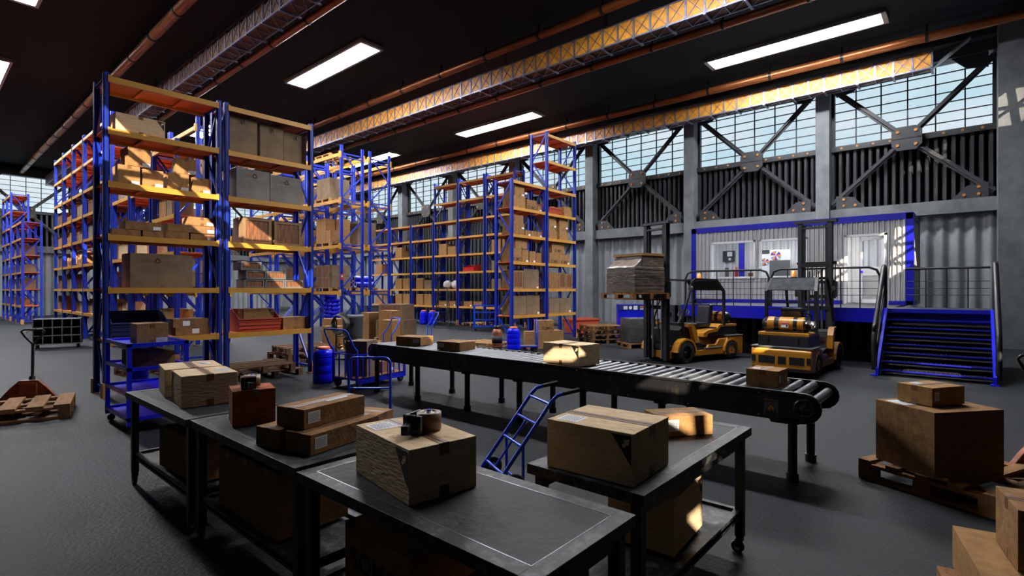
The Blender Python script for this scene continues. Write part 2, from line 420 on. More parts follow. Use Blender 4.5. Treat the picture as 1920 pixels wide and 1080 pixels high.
def window(y0, y1, at, axis, n):
    g = MB(); f = MB()
    def B(m, t0, z0, t1, z1, d0, d1, k):
        if axis == 'x': m.box(at+d0, t0, z0, at+d1, t1, z1, k)
        else: m.box(t0, at+d0, z0, t1, at+d1, z1, k)
    B(f, y0, 7.18, y1, 7.38, -.22, .1, 'steel_dk')
    nb = 6
    for i in range(nb+1):
        t = y0+(y1-y0)*i/nb; B(f, t-.02, 7.3, t+.02, 9.75, -.02, .03, 'muntin')
    for i in range(1, 7):
        z = 7.36+2.4*i/7; B(f, y0, z-.015, y1, z+.015, -.02, .03, 'muntin')
    B(f, y0-.02, 7.3, y0+.1, 9.75, -.1, .1, 'muntin'); B(f, y1-.1, 7.3, y1+.02, 9.75, -.1, .1, 'muntin')
    nbolt = 9
    for i in range(nbolt):
        t = y0+.35+(y1-y0-.7)*i/(nbolt-1)
        if axis == 'x': f.cyl((at-.25, t, 7.28), (at-.2, t, 7.28), .045, 'rust_bolt', 8)
    w_ = f.obj('window_%d' % n, kind='structure')
    B(g, y0, 7.3, y1, 9.75, .04, .045, 'glass')
    p = g.obj('window_pane', parent=w_); p['kind'] = 'structure'
for i in range(9):
    a, b = COLY[i]+.23, COLY[i+1]-.23
    if i == 0: a = -0.72
    window(a, b, X1, 'x', i+1); xbrace(a, b, 23.5, 'x', tn); tn += 1
for i in range(8):
    b = X1-.3-5.2*i; a = b-4.8
    if a < X0: break
    window(a, b, Y1, 'y', 10+i); xbrace(a, b, Y1-.3, 'y', tn); tn += 1
    MB().box(a-.42, Y1-.6, 0, a, Y1-.1, 9.9, 'concrete').obj('trim_%d' % tn, kind='structure'); tn += 1

# ------------------------------------------------------------------ ceiling lamps
lampL = {(2.125,15.55):'long recessed ceiling lamp at the upper left edge, nearest the camera on that side',
 (2.125,26.8):'long ceiling lamp cut by the left edge of the photo, above the far left racks',
 (10.57,15.55):'long bright ceiling lamp above the gap between the big rack and the middle racks',
 (19.9,1.88):'long ceiling lamp of many square panels, upper right, in front of the windows',
 (19.9,15.55):'ceiling lamp in the middle of the picture, above the empty shelving by the window wall',
 (19.9,26.8):'distant ceiling lamp seen behind the top of the tall pallet racking'}
lp = None
for x in (2.125, 10.57, 19.9):
    for y in (1.88, 15.55, 26.8, 38.1):
        if x < 3 and y < 3: continue
        lab = lampL.get((x, y)) or 'ceiling lamp hidden or out of frame, %s row, %s from the near end' % ({2.125:'left',10.57:'middle',19.9:'window-side'}[x], {1.88:'first',15.55:'second',26.8:'third',38.1:'fourth'}[y])
        if lp is None:
            lp = thing('ceiling_lamp', lab, 'ceiling lamp', (x, y, 10.28), 0, 'ceiling lamps')
            mb = MB(); L, W = 5.55, .94
            for (a, b, c_, d) in ((-W/2,0,-W/2+.09,L),(W/2-.09,0,W/2,L),(-W/2,0,W/2,.14),(-W/2,L-.14,W/2,L)):
                mb.box(a, b, 0, c_, d, .12, 'lamp_frame')
            hm = mb; mb = MB()
            for i in range(12):
                t = .14+(L-.28)*i/12; mb.box(-W/2+.09, t+.012, .05, W/2-.09, t+(L-.28)/12-.012, .06, 'lamp')
            mb.obj('diffuser', lp)
            for i in range(1, 12):
                t = .14+(L-.28)*i/12; hm.box(-W/2+.09, t-.012, .035, W/2-.09, t+.012, .065, 'lamp_frame')
            hm.obj('housing', lp)
        else:
            dup(lp, (x, y, 10.28), label=lab)

# ------------------------------------------------------------------ lattice trusses, pipes
def truss(x, y0, y1, z, label, W=.48, H=.57, p=.52, k='infill'):
    t = thing('lattice_girder', label, 'girder', (x, y0, z))
    n = int((y1-y0)/p); L = n*p; f = MB(); g = MB()
    for xx in (0, W):
        for zz in (0, H): f.box(xx-.022, 0, zz-.022, xx+.022, L, zz+.022, 'lattice')
    for i in range(n+1):
        y = i*p
        for xx in (0, W): f.box(xx-.022, y-.028, 0, xx+.022, y+.028, H, 'lattice')
        if i % 2 == 0: f.box(-.03, y-.035, -.06, W+.08, y+.035, -.02, 'lattice')
        else: f.box(0, y-.015, -.03, W, y+.015, 0, 'lattice')
        if i < n:
            for xx in (-.01, W+.01):
                f.bar((xx, y, 0), (xx, y+p, H), .014, .018, 'lattice'); f.bar((xx, y, H), (xx, y+p, 0), .014, .018, 'lattice')
            f.bar((0, y, -.01), (W, y+p, -.01), .02, .02, 'lattice')
    g.box(.004, 0, .02, .014, L, H-.02, k); g.box(.06, 0, .02, W-.04, L, .03, 'infill_dim')
    g.obj('infill_panels', t)
    for i in range(0, n, 4): f.box(W/2-.015, i*p, H, W/2+.015, i*p+.03, ZC-z, 'steel_dk')
    f.obj('lattice_frame', t)
truss(6.42, -2, 49, 9.21, 'dark lattice girder running over the big blue rack, top left of the photo', k='infill_dim')
truss(13.9, -2, 49, 9.21, 'lattice girder with amber panels crossing the middle of the ceiling')
truss(22.25, 0.9, 49, 9.21, 'lattice girder with bright amber panels along the window wall')
# bracket at the end of the window-side girder
mb = MB(); mb.bar((0,0,0), (0.1,-.95,.75), .3, .05, 'lamp_frame')
tag(mb.obj('girder_stay', loc=(22.5,.9,9.25)), 'grey slanted stay at the end of the window-side girder', 'bracket')
def pipe(x, z, r, label, y0=-8, y1=49.5):
    t = thing('ceiling_pipe', label, 'pipe', (x, y0, z), 0, 'rusty pipes under the roof')
    MB().cyl((0,0,0), (0,y1-y0,0), r, 'pipe', 14).obj('pipe_run', t)
    cm = MB().cyl((0,0,0), (0,.09,0), r*1.14, 'clamp', 14).box(-.02, .02, r, .02, .07, max(r+.05, ZC-z-.01), 'clamp').mesh('pipe_clamp')
    y = 1.9
    while y < y1-y0:
        o = bpy.data.objects.new('pipe_clamp', cm); COL.objects.link(o); o.parent = t; o.location = (0, y, 0); y += 2.35
pipe(5.2, 10.0, .15, 'thick rust-brown pipe at the far upper left, left of the dark girder')
pipe(7.97, 10.0, .11, 'rust-brown pipe just right of the dark girder above the big rack')
pipe(13.3, 10.0, .13, 'rust-brown pipe on the left side of the middle girder')
pipe(16.48, 10.0, .13, 'rust-brown pipe on the right side of the middle girder')
pipe(21.6, 10.0, .15, 'orange-brown pipe just in front of the window-side girder')
ORD = ['first','second','third','fourth','fifth','sixth','seventh','eighth','ninth','tenth','eleventh','twelfth']
# ------------------------------------------------------------------ storage racks
_rk = {}
def rack(W, D, levels, H, loc, rz, label, group=None, guards=True, name='storage_rack'):
    """one bay: four posts, braced ends, a shelf at each level. local front is y=0, width runs along +x"""
    key = (W, D, tuple(levels), H, guards)
    if key in _rk:
        return dup(_rk[key], loc, rz, label, group)
    t = thing(name, label, 'rack', loc, rz, group); _rk[key] = t
    for x in (0, W):
        for y in (0, D):
            s = 1 if x == 0 else -1; q = 1 if y == 0 else -1
            mb = MB(); w_, d_ = .085*s, .10*q
            mb.box(x, y, 0, x+w_, y+.012*q, H, 'blue'); mb.box(x, y, 0, x+.012*s, y+d_, H, 'blue')
            mb.box(x+w_-.012*s, y, 0, x+w_, y+d_, H, 'blue')
            mb.box(x+.03*s, y-.004*q, .1, x+.05*s, y, H-.05, 'bin_navy')
            mb.obj('upright_post', t)
            fb = MB(); fb.box(x-.02*s, y-.03*q, 0, x+w_+.02*s, y+d_+.03*q, .012, 'guard')
            if guards:
                fb.box(x-.012*s, y-.035*q, 0, x+w_*.6, y-.02*q, .26, 'guard')
                fb.box(x-.025*s, y-.03*q, 0, x-.012*s, y+d_, .26, 'guard')
            fb.obj('foot_guard', t)
    for x in (.03, W-.055):
        mb = MB(); n = max(2, round(H/.92)); st = (H-.25)/n; lo = .15
        for i in range(n):
            a, b = ((.08, D-.08) if i % 2 == 0 else (D-.08, .08))
            mb.bar((x+.012, a, lo+i*st), (x+.012, b, lo+(i+1)*st), .03, .045, 'blue')
        mb.box(x, .08, H-.12, x+.03, D-.08, H-.07, 'blue')
        mb.box(x, .08, .12, x+.03, D-.08, .17, 'blue')
        mb.obj('cross_brace', t)
    for z in levels:
        mb = MB(); mb.box(.02, .03, z-.03, W-.02, D-.03, z-.012, 'orange_deck')
        mb.box(.10, .02, z-.012, W-.10, D-.02, z, 'orange_deck')
        for i in range(1, 3):
            mb.box(W*i/3-.03, .04, z-.07, W*i/3+.03, D-.04, z-.03, 'orange_deck')
        sh = mb.obj('shelf', t)
        for y in (-.012, D-.033):
            MB().box(.087, y, z-.095, W-.087, y+.045, z+.003, 'yellow_beam').box(.06, y-.002, z-.1, .1, y+.012, z+.02, 'yellow_beam').box(W-.1, y-.002, z-.1, W-.06, y+.012, z+.02, 'yellow_beam').obj('beam', sh)
    return t
LV = [.98, 1.88, 2.79, 3.70, 4.61, 5.50]
LV7 = LV + [6.5, 7.45]
BR = 'big blue and orange rack in front'
rack(1.88, .78, LV, 5.56, (2.19, 11.08, 0), 0, 'left bay of the tallest, nearest blue rack with orange shelves', 'the two joined front racks')
rack(1.86, .78, LV, 5.56, (4.12, 11.08, 0), 0, 'right bay of the tallest, nearest blue rack, holding crates and big cartons', 'the two joined front racks')
# right-middle pair, the right one twice as high
rack(1.86, .80, LV, 5.56, (13.14, 11.4, 0), 0, 'lower left bay of the blue rack pair right of centre, behind the drum', 'rack pair right of centre')
rack(1.86, .80, LV7, 7.55, (15.06, 11.4, 0), 0, 'taller right bay of the blue rack pair right of centre, topped by empty orange shelves', 'rack pair right of centre')
# row C along the window wall (fronts face the camera side, -X)
cy = [27.9, 25.97, 24.02, 22.07, 20.12, 18.14]
for i, y in enumerate(cy):
    hi = y < 23
    rack(1.88, .8, LV7 if hi else LV, 7.65 if hi else 5.56, (18.9, y, 0), -90,
         '%s bay from the right in the long blue rack row against the window wall' % ORD[len(cy)-1-i], 'rack row against the window wall')
# row D behind the big rack on the left
dy = [30.7, 28.75, 26.8, 24.85, 22.7, 20.6, 18.55, 16.5]
for i, y in enumerate(dy):
    hi = i <= 4
    rack(1.88, .8, LV7 if hi else LV, 7.6 if hi else 5.56, (4.3, y, 0), -90,
         '%s bay from the far left in the blue rack row behind the big front rack' % ORD[i], 'rack row behind the front rack')
# far left rows
for i, (y, hi) in enumerate([(39.9, 0), (41.9, 0), (44.6, 1), (46.6, 1)]):
    rack(1.9, .85, LV7 if hi else LV, 7.6 if hi else 5.56, (4.0, y, 0), -90,
         ['nearest low blue rack bay at the far left edge', 'second low blue rack bay at the far left edge', 'nearest high blue rack bay by the far left windows', 'rearmost high blue rack bay by the far left windows'][i], 'racks at the far left')

# ------------------------------------------------------------------ pallets
def pallet_mb(k, w=1.2, d=1.0, h=.15, mb=None, z=0):
    mb = mb or MB(); t = h*.15
    for i in range(5):
        y = -d/2 + .05 + (d-.1)*i/4
        mb.box(-w/2, y-.05, z+h-t, w/2, y+.05, z+h, k)
    for x in (-w/2+.05, 0, w/2-.05):
        mb.box(x-.05, -d/2, z+h-2*t, x+.05, d/2, z+h-t, k)
        mb.box(x-.05, -d/2, z, x+.05, d/2, z+t, k)
        for y in (-d/2+.06, 0, d/2-.06): mb.box(x-.05, y-.06, z+t, x+.05, y+.06, z+h-2*t, k)
    return mb
_pm = {}
def pallet(loc, rz, label, k='wood', w=1.2, d=1.0, h=.15, group=None, parts=False, nb=5, bw=.11):
    if not parts:
        key = (k, w, d, h)
        if key not in _pm: _pm[key] = pallet_mb(k, w, d, h).mesh('wooden_pallet')
        o = bpy.data.objects.new('wooden_pallet', _pm[key]); COL.objects.link(o)
        o.location = loc; o.rotation_euler = (0, 0, radians(rz))
        return tag(o, label, 'pallet', group)
    t = thing('wooden_pallet', label, 'pallet', loc, rz, group); th = h*.16
    bm_ = MB().box(-w/2, -bw/2, 0, w/2, bw/2, th, k).mesh('deck_board')
    for i in range(nb):
        o = bpy.data.objects.new('deck_board', bm_); COL.objects.link(o); o.parent = t
        o.location = (0, -d/2+bw/2+(d-bw)*i/(nb-1), h-th)
        md = o.modifiers.new('bevel', 'BEVEL'); md.width = .004; md.segments = 2
    for x in (-w/2+.06, 0, w/2-.06):
        MB().box(x-.06, -d/2, h-2*th, x+.06, d/2, h-th, k).obj('stringer_board', t, bevel=.003)
        MB().box(x-.06, -d/2, 0, x+.06, d/2, th, k).obj('base_board', t, bevel=.003)
        for y in (-d/2+.07, 0, d/2-.07):
            MB().box(x-.06, y-.07, th, x+.06, y+.07, h-2*th, k).obj('block', t)
    nl = MB()
    for i in range(nb):
        for x in (-w/2+.04, -w/2+.08, -.02, .02, w/2-.08, w/2-.04):
            nl.cyl((x, -d/2+bw/2+(d-bw)*i/(nb-1)+.02, h), (x, -d/2+bw/2+(d-bw)*i/(nb-1)+.02, h+.0012), .006, 'ink', 8)
    nl.obj('nail_heads', t)
    return t

# ------------------------------------------------------------------ cartons
_cm = {}
def carton(loc, size, rz, label, k='card', tape='y', lab=None, mark=None, text=None, group=None, detail=False, extra=None, name='cardboard_box'):
    """tape: run direction of the tape on the lid. lab: list of (face, u, v, w, h). faces: f(-y) l(-x) r(+x) t(top)"""
    w, d, h = [round(a, 2) for a in size]
    key = (w, d, h, k, tape, str(lab), str(mark), text, extra, detail)
    if key not in _cm:
        e = .0015; body = MB().box(-w/2, -d/2, 0, w/2, d/2, h, k)
        tw = .055 if min(w, d) < .45 else .07; tb = MB(); fold = min(.055, h*.3)
        if tape == 'y':
            tb.box(-tw/2, -d/2-e, h, tw/2, d/2+e, h+e, 'tape')
            for s in (-1, 1):
                tb.box(-tw/2, s*d/2, h-fold, tw/2, s*(d/2+e), h+e, 'tape'); tb.box(-tw/2, s*d/2, 0, tw/2, s*(d/2+e), fold, 'tape')
            tb.box(-.002, -d/2, h, .002, d/2, h+e*1.5, 'seam')
        elif tape == 'x':
            tb.box(-w/2-e, -tw/2, h, w/2+e, tw/2, h+e, 'tape')
            for s in (-1, 1):
                tb.box(s*w/2, -tw/2, h-fold, s*(w/2+e), tw/2, h+e, 'tape'); tb.box(s*w/2, -tw/2, 0, s*(w/2+e), tw/2, fold, 'tape')
            tb.box(-w/2, -.002, h, w/2, .002, h+e*1.5, 'seam')
        def face(fc):
            # returns function (u,v,o)->point and extents, u right, v up seen from outside
            if fc == 'f': return lambda u, v, o: Vector((-w/2+u, -d/2-o, v)), w
            if fc == 'l': return lambda u, v, o: Vector((-w/2-o, d/2-u, v)), d
            if fc == 'r': return lambda u, v, o: Vector((w/2+o, -d/2+u, v)), d
            return lambda u, v, o: Vector((-w/2+u, -d/2+v, h+o)), w
        lm = MB()
        for (fc, u, v, lw, lh) in (lab or []):
            F, E = face(fc)
            lm.add([F(u, v, .002), F(u+lw, v, .002), F(u+lw, v+lh, .002), F(u, v+lh, .002)], [(0,1,2,3)], 'label')
            if detail:
                rr = random.Random(3)
                for r_ in range(6):
                    yy = v+lh*(.14+.13*r_); xx = u+lw*.08
                    while xx < u+lw*.86:
                        ww = lw*rr.uniform(.03, .16)
                        lm.add([F(xx, yy, .003), F(min(xx+ww, u+lw*.93), yy, .003), F(min(xx+ww, u+lw*.93), yy+lh*.05, .003), F(xx, yy+lh*.05, .003)], [(0,1,2,3)], 'grey' if r_ else 'ink')
                        xx += ww+lw*.03
        mm = MB()
        if mark:
            for (fc, side, sz) in mark:
                F, E = face(fc); sx = lambda a: (E-a if side == 'R' else a)
                m0 = min(.012, sz*.1); hh = sz*1.35
                mm.add([F(sx(m0), h-m0, .0015), F(sx(sz), h-m0, .0015), F(sx(m0), h-hh, .0015)], [(0,1,2)], 'ink')
                c = (sx(sz*.33), h-hh*.30); a = sz*.19; sg = -1 if side == 'R' else 1; sg = 1
                arr = [(-.9,-.9),(-.5,-1.2),(.25,-.35),(.55,-.7),(.9,.9),(-.65,.55),(-.3,.25),(-1.0,-.55)]
                mm.add([F(c[0]+p*a*sg, c[1]+q*a, .0025) for p, q in arr], [tuple(range(len(arr)))], k)
        if text:
            body_, fc, u, v, sz = text; F, E = face(fc)
            o_ = F(u, v, .002); ux = F(u+1, v, .002)-o_; vy = F(u, v+1, .002)-o_
            R = Matrix((ux, vy, ux.cross(vy))).transposed().to_4x4()
            text_mb(body_, sz, 'ink', Matrix.Translation(o_) @ R, mm)
        if extra == 'recycle':
            F, E = face('f')
            for q in range(3):
                a = 2*pi*q/3
                for (u0, v0, u1, v1) in ((-.045, -.03, .02, -.03),):
                    c, s_ = cos(a), sin(a)
                    pts = [(-.045,-.04),(.015,-.04),(.015,-.052),(.042,-.03),(.015,-.008),(.015,-.02),(-.045,-.02)]
                    cx, cy_ = (.42 if w > .8 else .36), h-.13
                    mm.add([F(cx+(p*c-q_*s_), cy_+(p*s_+q_*c), .002) for p, q_ in pts], [tuple(range(7))], 'ink')
            for q in range(3):
                mm.add([F(.17+.05*q, h-.17, .002), F(.205+.05*q, h-.17, .002), F(.205+.05*q, h-.10, .002), F(.17+.05*q, h-.10, .002)], [(0,1,2,3)], 'tape')
        if not detail:   # far boxes: everything in one mesh
            for o_ in (tb, lm, mm):
                for f_, i_ in zip(o_.f, o_.m): body.add([o_.v[a] for a in f_], [tuple(range(len(f_)))], o_.mats[i_])
            _cm[key] = (body.mesh(name), [])
        else:
            _cm[key] = (body.mesh(name), [(n, o_.mesh(n)) for n, o_ in (('packing_tape', tb), ('shipping_label', lm), ('printed_mark', mm)) if o_.v])
    me, ch = _cm[key]
    o = bpy.data.objects.new(name, me); COL.objects.link(o); o.location = loc; o.rotation_euler = (0, 0, radians(rz))
    if detail:
        md = o.modifiers.new('bevel', 'BEVEL'); md.width = .0025; md.segments = 2; md.limit_method = 'ANGLE'
    for n, cme in ch:
        c = bpy.data.objects.new(n, cme); COL.objects.link(c); c.parent = o
    return tag(o, label, 'box', group)

def span(x0, x1, y, z, h, d=.5, rz=0, **kw):
    """box given by its left and right edge along X, front at y"""
    return dict(loc=((x0+x1)/2, y+d/2, z), size=(x1-x0, d, h), rz=rz, **kw)
def lblR(w, lw=.12, lh=.06, v=.015): return [('f', w-lw-.01, v, lw, lh)]
def put(x0, x1, y, z, h, d, label, k='card', rz=0, lab=True, **kw):
    w = x1-x0
    return carton(((x0+x1)/2, y+d/2, z+.002), (w, d, h), rz, label, k, lab=lblR(w) if lab is True else lab, **kw)
g5 = 'cartons on the front rack'
# --- big rack, left bay
put(2.37, 3.12, 11.19, 4.61, .33, .5, 'large pale carton with a black corner mark, upper left shelf of the front rack', 'card_pale', lab=None, mark=[('f','R',.13)], group=g5, rz=2)
for i, (a, b, h) in enumerate([(2.42,2.74,.34),(2.78,3.10,.32),(3.18,3.52,.33),(3.58,3.90,.30)]):
    put(a, b, 11.19, 3.70, h, .42, '%s carton from the left in the row on the third shelf down, front rack' % ORD[i], group=g5, detail=True)
put(2.55, 2.90, 11.22, 4.05, .33, .4, 'square carton standing on the left end of the carton row, under the large pale carton', group=g5, rz=4, detail=True)
put(3.34, 3.68, 11.22, 4.04, .30, .4, 'tilted-looking carton on top of the right pair of the carton row, front rack', group=g5, rz=-8, detail=True)
for i, (a, b, z, h) in enumerate([(2.33,2.75,2.79,.12),(2.78,3.10,2.79,.12),(2.52,3.07,2.915,.15),(3.14,3.52,2.79,.14),(3.55,3.97,2.79,.13),(3.17,3.97,2.935,.14),(3.53,3.96,3.08,.16)]):
    put(a, b, 11.19, z, h, .42, ['flat carton at the far left end of the flat-box shelf, front rack','flat carton under the wide upper one, left group of the flat-box shelf','wide flat carton lying over two others, left group of the flat-box shelf','short flat carton, bottom left of the right group on the flat-box shelf','flat carton, bottom right of the right group on the flat-box shelf','wide flat carton in the middle of the right group on the flat-box shelf','sunlit carton topmost of the right group on the flat-box shelf'][i], 'card_dark' if i != 6 else 'card', group=g5, lab=True if i in (2,4,5,6) else None)
put(2.59, 3.58, 11.19, 1.88, .62, .55, 'very wide brown carton with a recycling sign, eye-level shelf of the front rack', 'card_worn', lab=None, extra='recycle', group=g5, detail=True)
put(3.30, 3.90, 11.2, .98, .15, .42, 'dark flat carton under another, lowest shelf of the front rack', 'card_dark', lab=[('f',.28,.03,.12,.09)], group=g5)
put(3.26, 3.86, 11.2, 1.132, .16, .42, 'dark flat carton on top of another, lowest shelf of the front rack', 'card_dark', lab=[('f',.16,.03,.12,.09)], group=g5)
# --- big rack, right bay
for i, (a, b, h, dz) in enumerate([(4.23,4.79,.78,0),(4.86,5.36,.74,0),(5.38,5.90,.70,0)]):
    cb = put(a, b, 11.19+.03*i, 4.61, h, .5, '%s big worn carton from the left, top loaded shelf, right bay, front rack' % ORD[i], 'card_worn', lab=None, group=g5, tape=None, detail=True)
    MB().tube([(-.03,-.278,h-.06),(0,-.283,h-.12),(.02,-.279,h-.16),(.01,-.279,h-.10),(.03,-.278,h-.07)], .007, 'ink', 6).obj('torn_tape', cb)
for i, (a, b, h) in enumerate([(4.38,5.05,.63),(5.07,5.75,.60)]):
    put(a, b, 11.19+.02*i, 3.70, h, .5, '%s grey stained carton with a recycling sign on the second loaded shelf, right bay' % ['left','right'][i], 'card_grey', lab=None, extra='recycle', group=g5, tape=None, detail=True)

def crate(loc, size, label, rz=0, rim='crate_frame', group=None):
    w, d, h = size; t = thing('wooden_crate', label, 'crate', loc, rz, group); e = min(.06, h*.17)
    MB().box(-w/2+.01, -d/2+.012, .01, w/2-.01, d/2-.012, h-.01, 'crate_slat').obj('board_panels', t)
    f = MB()
    for y in (-d/2, d/2-.02):
        f.box(-w/2, y, 0, w/2, y+.02, e, rim).box(-w/2, y, h-e, w/2, y+.02, h, rim)
        f.box(-w/2, y, e, -w/2+e, y+.02, h-e, rim).box(w/2-e, y, e, w/2, y+.02, h-e, rim)
    for x in (-w/2, w/2-.012):
        f.box(x, -d/2+.02, 0, x+.012, d/2-.02, h, rim)
    f.box(-w/2, -d/2, h-.01, w/2, d/2, h, rim)
    f.obj('crate_rim', t); return t
crate((4.79, 11.42, 2.792), (.58, .5, .55), 'left wooden crate with streaky red-brown boards on the front rack', group='crates')
crate((5.44, 11.42, 2.792), (.60, .5, .53), 'right wooden crate with streaky boards on the front rack', group='crates')
for i, (x, z, l) in enumerate([(4.72,1.88,'bottom left'),(5.15,1.88,'bottom middle'),(5.57,1.88,'bottom right'),(4.76,2.065,'middle row left'),(5.18,2.065,'middle row right'),(4.66,2.25,'topmost')]):
    crate((x, 11.36, z+.002), (.41, .4, .182), 'low grey-rimmed box, %s of the little pyramid on the eye-level shelf' % l, rim='crate_grey', group='low grey-rimmed boxes')

def pick_bin(loc, size, label, k, rz=0, group=None):
    w, d, h = size; t = thing('storage_bin', label, 'bin', loc, rz, group); b = MB(); fl = .05
    poly = [(-d/2, 0), (d/2, 0), (d/2+fl, h), (d/2+fl-.02, h), (d/2-.02, .02), (-d/2+.02, .02), (-d/2-.01, h*.55), (-d/2-.03, h*.55)]
    b.prism(poly, -w/2+.02, w/2-.02, k, 'x')
    for x in (-w/2, w/2-.02): b.prism([(-d/2, 0), (d/2, 0), (d/2+fl, h), (d/2-.12, h), (-d/2-.03, h*.55)], x, x+.02, k, 'x')
    b.obj('bin_body', t)
    r = MB()
    for i in range(3): r.box(-w/2-.01, -d/2-.022-.006*i, h*(.12+.16*i), w/2+.01, -d/2+.02, h*(.15+.16*i), k)
    r.box(-w/2-.012, -d/2-.045, h*.53, w/2+.012, -d/2-.01, h*.58, k)
    r.obj('front_ribs', t); return t
pick_bin((4.86, 11.46, .985), (.85, .5, .46), 'red-brown open plastic bin on the lowest shelf, right bay of the front rack', 'bin_red')
carton((4.90, 11.50, 1.02), (.62, .28, .42), 0, 'carton with a black corner mark standing inside the red-brown bin', 'card', mark=[('f','R',.13)])
put(5.34, 5.90, 11.19, .98, .26, .45, 'carton at the right end of the lowest shelf, beside the red-brown bin', 'card', lab=None, group=g5)
pick_bin((2.76, 11.5, .985), (.86, .5, .48), 'dark navy open plastic bin on the lowest shelf, behind the blue shelf cart', 'bin_navy')

# --- right-middle pair
def fill(prefix, items, y, z, d=.5, group=None):
    for i, it in enumerate(items):
        a, b, dz, h, kk = it[:5]
        t_ = it[5] if len(it) > 5 else None
        if kk == 'crate': crate(((a+b)/2, y+d/2, z+dz+.002), (b-a, d, h), '%s item, a brown board crate, %s' % (ORD[i], prefix), group=group); continue
        carton(((a+b)/2, y+d/2, z+dz+.002), (b-a, d, h), 0, '%s carton, %s' % (ORD[i], prefix), kk, lab=lblR(b-a) if i % 2 else None, group=group,
               mark=[('f','R',.12)] if t_ == 'm' else None, text=('SOMO','f',(b-a)/2,.09,.16) if t_ == 's' else None)
gm = 'cartons in the rack pair right of centre'
Y2 = 11.5
fill('top loaded shelf up, left bay, rack pair right of centre', [(13.35,13.95,0,.42,'card'),(13.40,13.9,.422,.36,'card'),(14.05,14.6,0,.36,'card_dark','s'),(14.65,14.88,0,.2,'card_dark')], Y2, 4.61, group=gm)
fill(' fourth shelf up, left bay, rack pair right of centre', [(13.3,13.9,0,.2,'card_dark'),(13.35,13.9,.202,.22,'card_dark'),(13.38,13.85,.424,.25,'card_dark'),(13.95,14.25,0,.2,'card_dark'),(14.28,14.6,0,.2,'card_dark'),(14.63,14.9,0,.2,'card_dark')], Y2, 3.70, group=gm)
fill(' third shelf up, left bay, rack pair right of centre', [(13.28,13.75,0,.45,'card','s'),(13.78,14.12,0,.43,'card'),(13.45,14.05,.452,.45,'card'),(14.18,14.52,0,.40,'card'),(14.55,14.85,0,.36,'card_dark')], Y2, 2.79, group=gm)
fill('eye-level shelf, left bay, rack pair right of centre', [(13.32,13.85,0,.62,'crate'),(13.88,14.7,0,.68,'card_worn')], Y2, 1.88, group=gm)
fill(' lowest shelf up, left bay, rack pair right of centre', [(13.3,14.0,0,.66,'card_worn'),(14.02,14.75,0,.68,'card_worn')], Y2, .98, group=gm)
fill(' fifth shelf up, tall bay, rack pair right of centre', [(16.25,16.75,0,.38,'card','m')], Y2, 4.61, group=gm)
pick_bin((15.75, 11.8, 4.62), (.8, .5, .4), 'orange-red open bin high in the tall bay right of centre', 'bin_red')
fill(' fourth shelf up, tall bay, rack pair right of centre', [(15.3,15.8,0,.42,'card','m'),(15.3,15.75,.422,.4,'card'),(15.95,16.5,0,.42,'card','m'),(15.95,16.5,.422,.42,'card')], Y2, 3.70, group=gm)
fill(' third shelf up, tall bay, rack pair right of centre', [(15.35,15.95,0,.4,'card','s'),(15.97,16.6,0,.38,'card','s'),(15.5,16.25,.402,.4,'card','s')], Y2, 2.79, group=gm)
fill('eye-level shelf, tall bay, rack pair right of centre', [(15.3,15.9,0,.6,'card_dark'),(15.92,16.35,0,.6,'crate'),(16.37,16.8,0,.58,'crate')], Y2, 1.88, group=gm)
fill(' lowest shelf up, tall bay, rack pair right of centre', [(15.3,15.95,0,.55,'card_worn'),(15.97,16.7,0,.55,'card_worn')], Y2, .98, group=gm)

# --- rows C and D, far rows: boxes along Y (fronts face -X)
def rowbox(x, y, z, w, h, d, label, k, group, crate_=False):
    """front face toward -X; w along Y"""
    if crate_: return crate((x+d/2, y, z+.002), (w, d, h), label, -90, group=group)
    return carton((x+d/2, y, z+.002), (w, d, h), -90, label, k, lab=lblR(w) if h < .4 else None, group=group)
rnd = random.Random(11)
gc = 'cartons on the window-wall racks'; n = 0
CB = [17.19, 19.17, 21.12, 23.07, 25.0, 26.95]
spec = [(2,3.70,'cb'),(0,3.70,'cc'),(4,3.70,'c'),(4,1.88,'cc'),(3,1.88,'cw'),(3,.98,'cc'),(2,.98,'dd'),(0,1.88,'w'),(4,.98,'cc'),(5,2.79,'c'),(0,2.79,'w'),(1,.98,'dd'),(5,.98,'cw')]
for (bi, z, s_) in spec:
    for j, ch in enumerate(s_):
        rowbox(19.02, CB[bi]+.36-j*.72, z, .6, {'c':.62,'d':.26,'b':.45,'w':.5}[ch], .5, '%s carton, %s shelf up, %s bay from the right, window-wall rack row' % (('left' if j == 0 else 'right'), ORD[LV.index(z)], ORD[bi]), {'c':'card','d':'card_dark','b':'card','w':'card_worn'}[ch], gc)
gd = 'cartons on the racks behind the front rack'
for bi, y in enumerate(dy):
    for li, z in enumerate(LV[:5]):
        r = rnd.random()
        if r < .22: continue
        nb = rnd.choice((1, 2, 2, 3)); tot = 0; yy = y - .18
        for j in range(nb):
            w_ = rnd.uniform(.36, .58) if nb > 1 else rnd.uniform(.7, 1.1)
            if tot + w_ > 1.6: break
            h_ = rnd.uniform(.25, .66); kk = rnd.choice(('card','card','card_pale','card_worn','card_grey'))
            rowbox(4.42, yy-tot-w_/2, z, w_, h_, .5, '%s carton, %s shelf up, %s bay from the back, row behind the front rack' % (ORD[j], ORD[li], ORD[bi]), kk, gd, crate_=(rnd.random() < .12))
            if h_ < .4 and rnd.random() < .5: rowbox(4.45, yy-tot-w_/2, z+h_+.004, w_*.8, .25, .42, 'carton atop the %s one, %s shelf up, %s bay from back, row behind front rack' % (ORD[j], ORD[li], ORD[bi]), 'card', gd)
            tot += w_ + .05
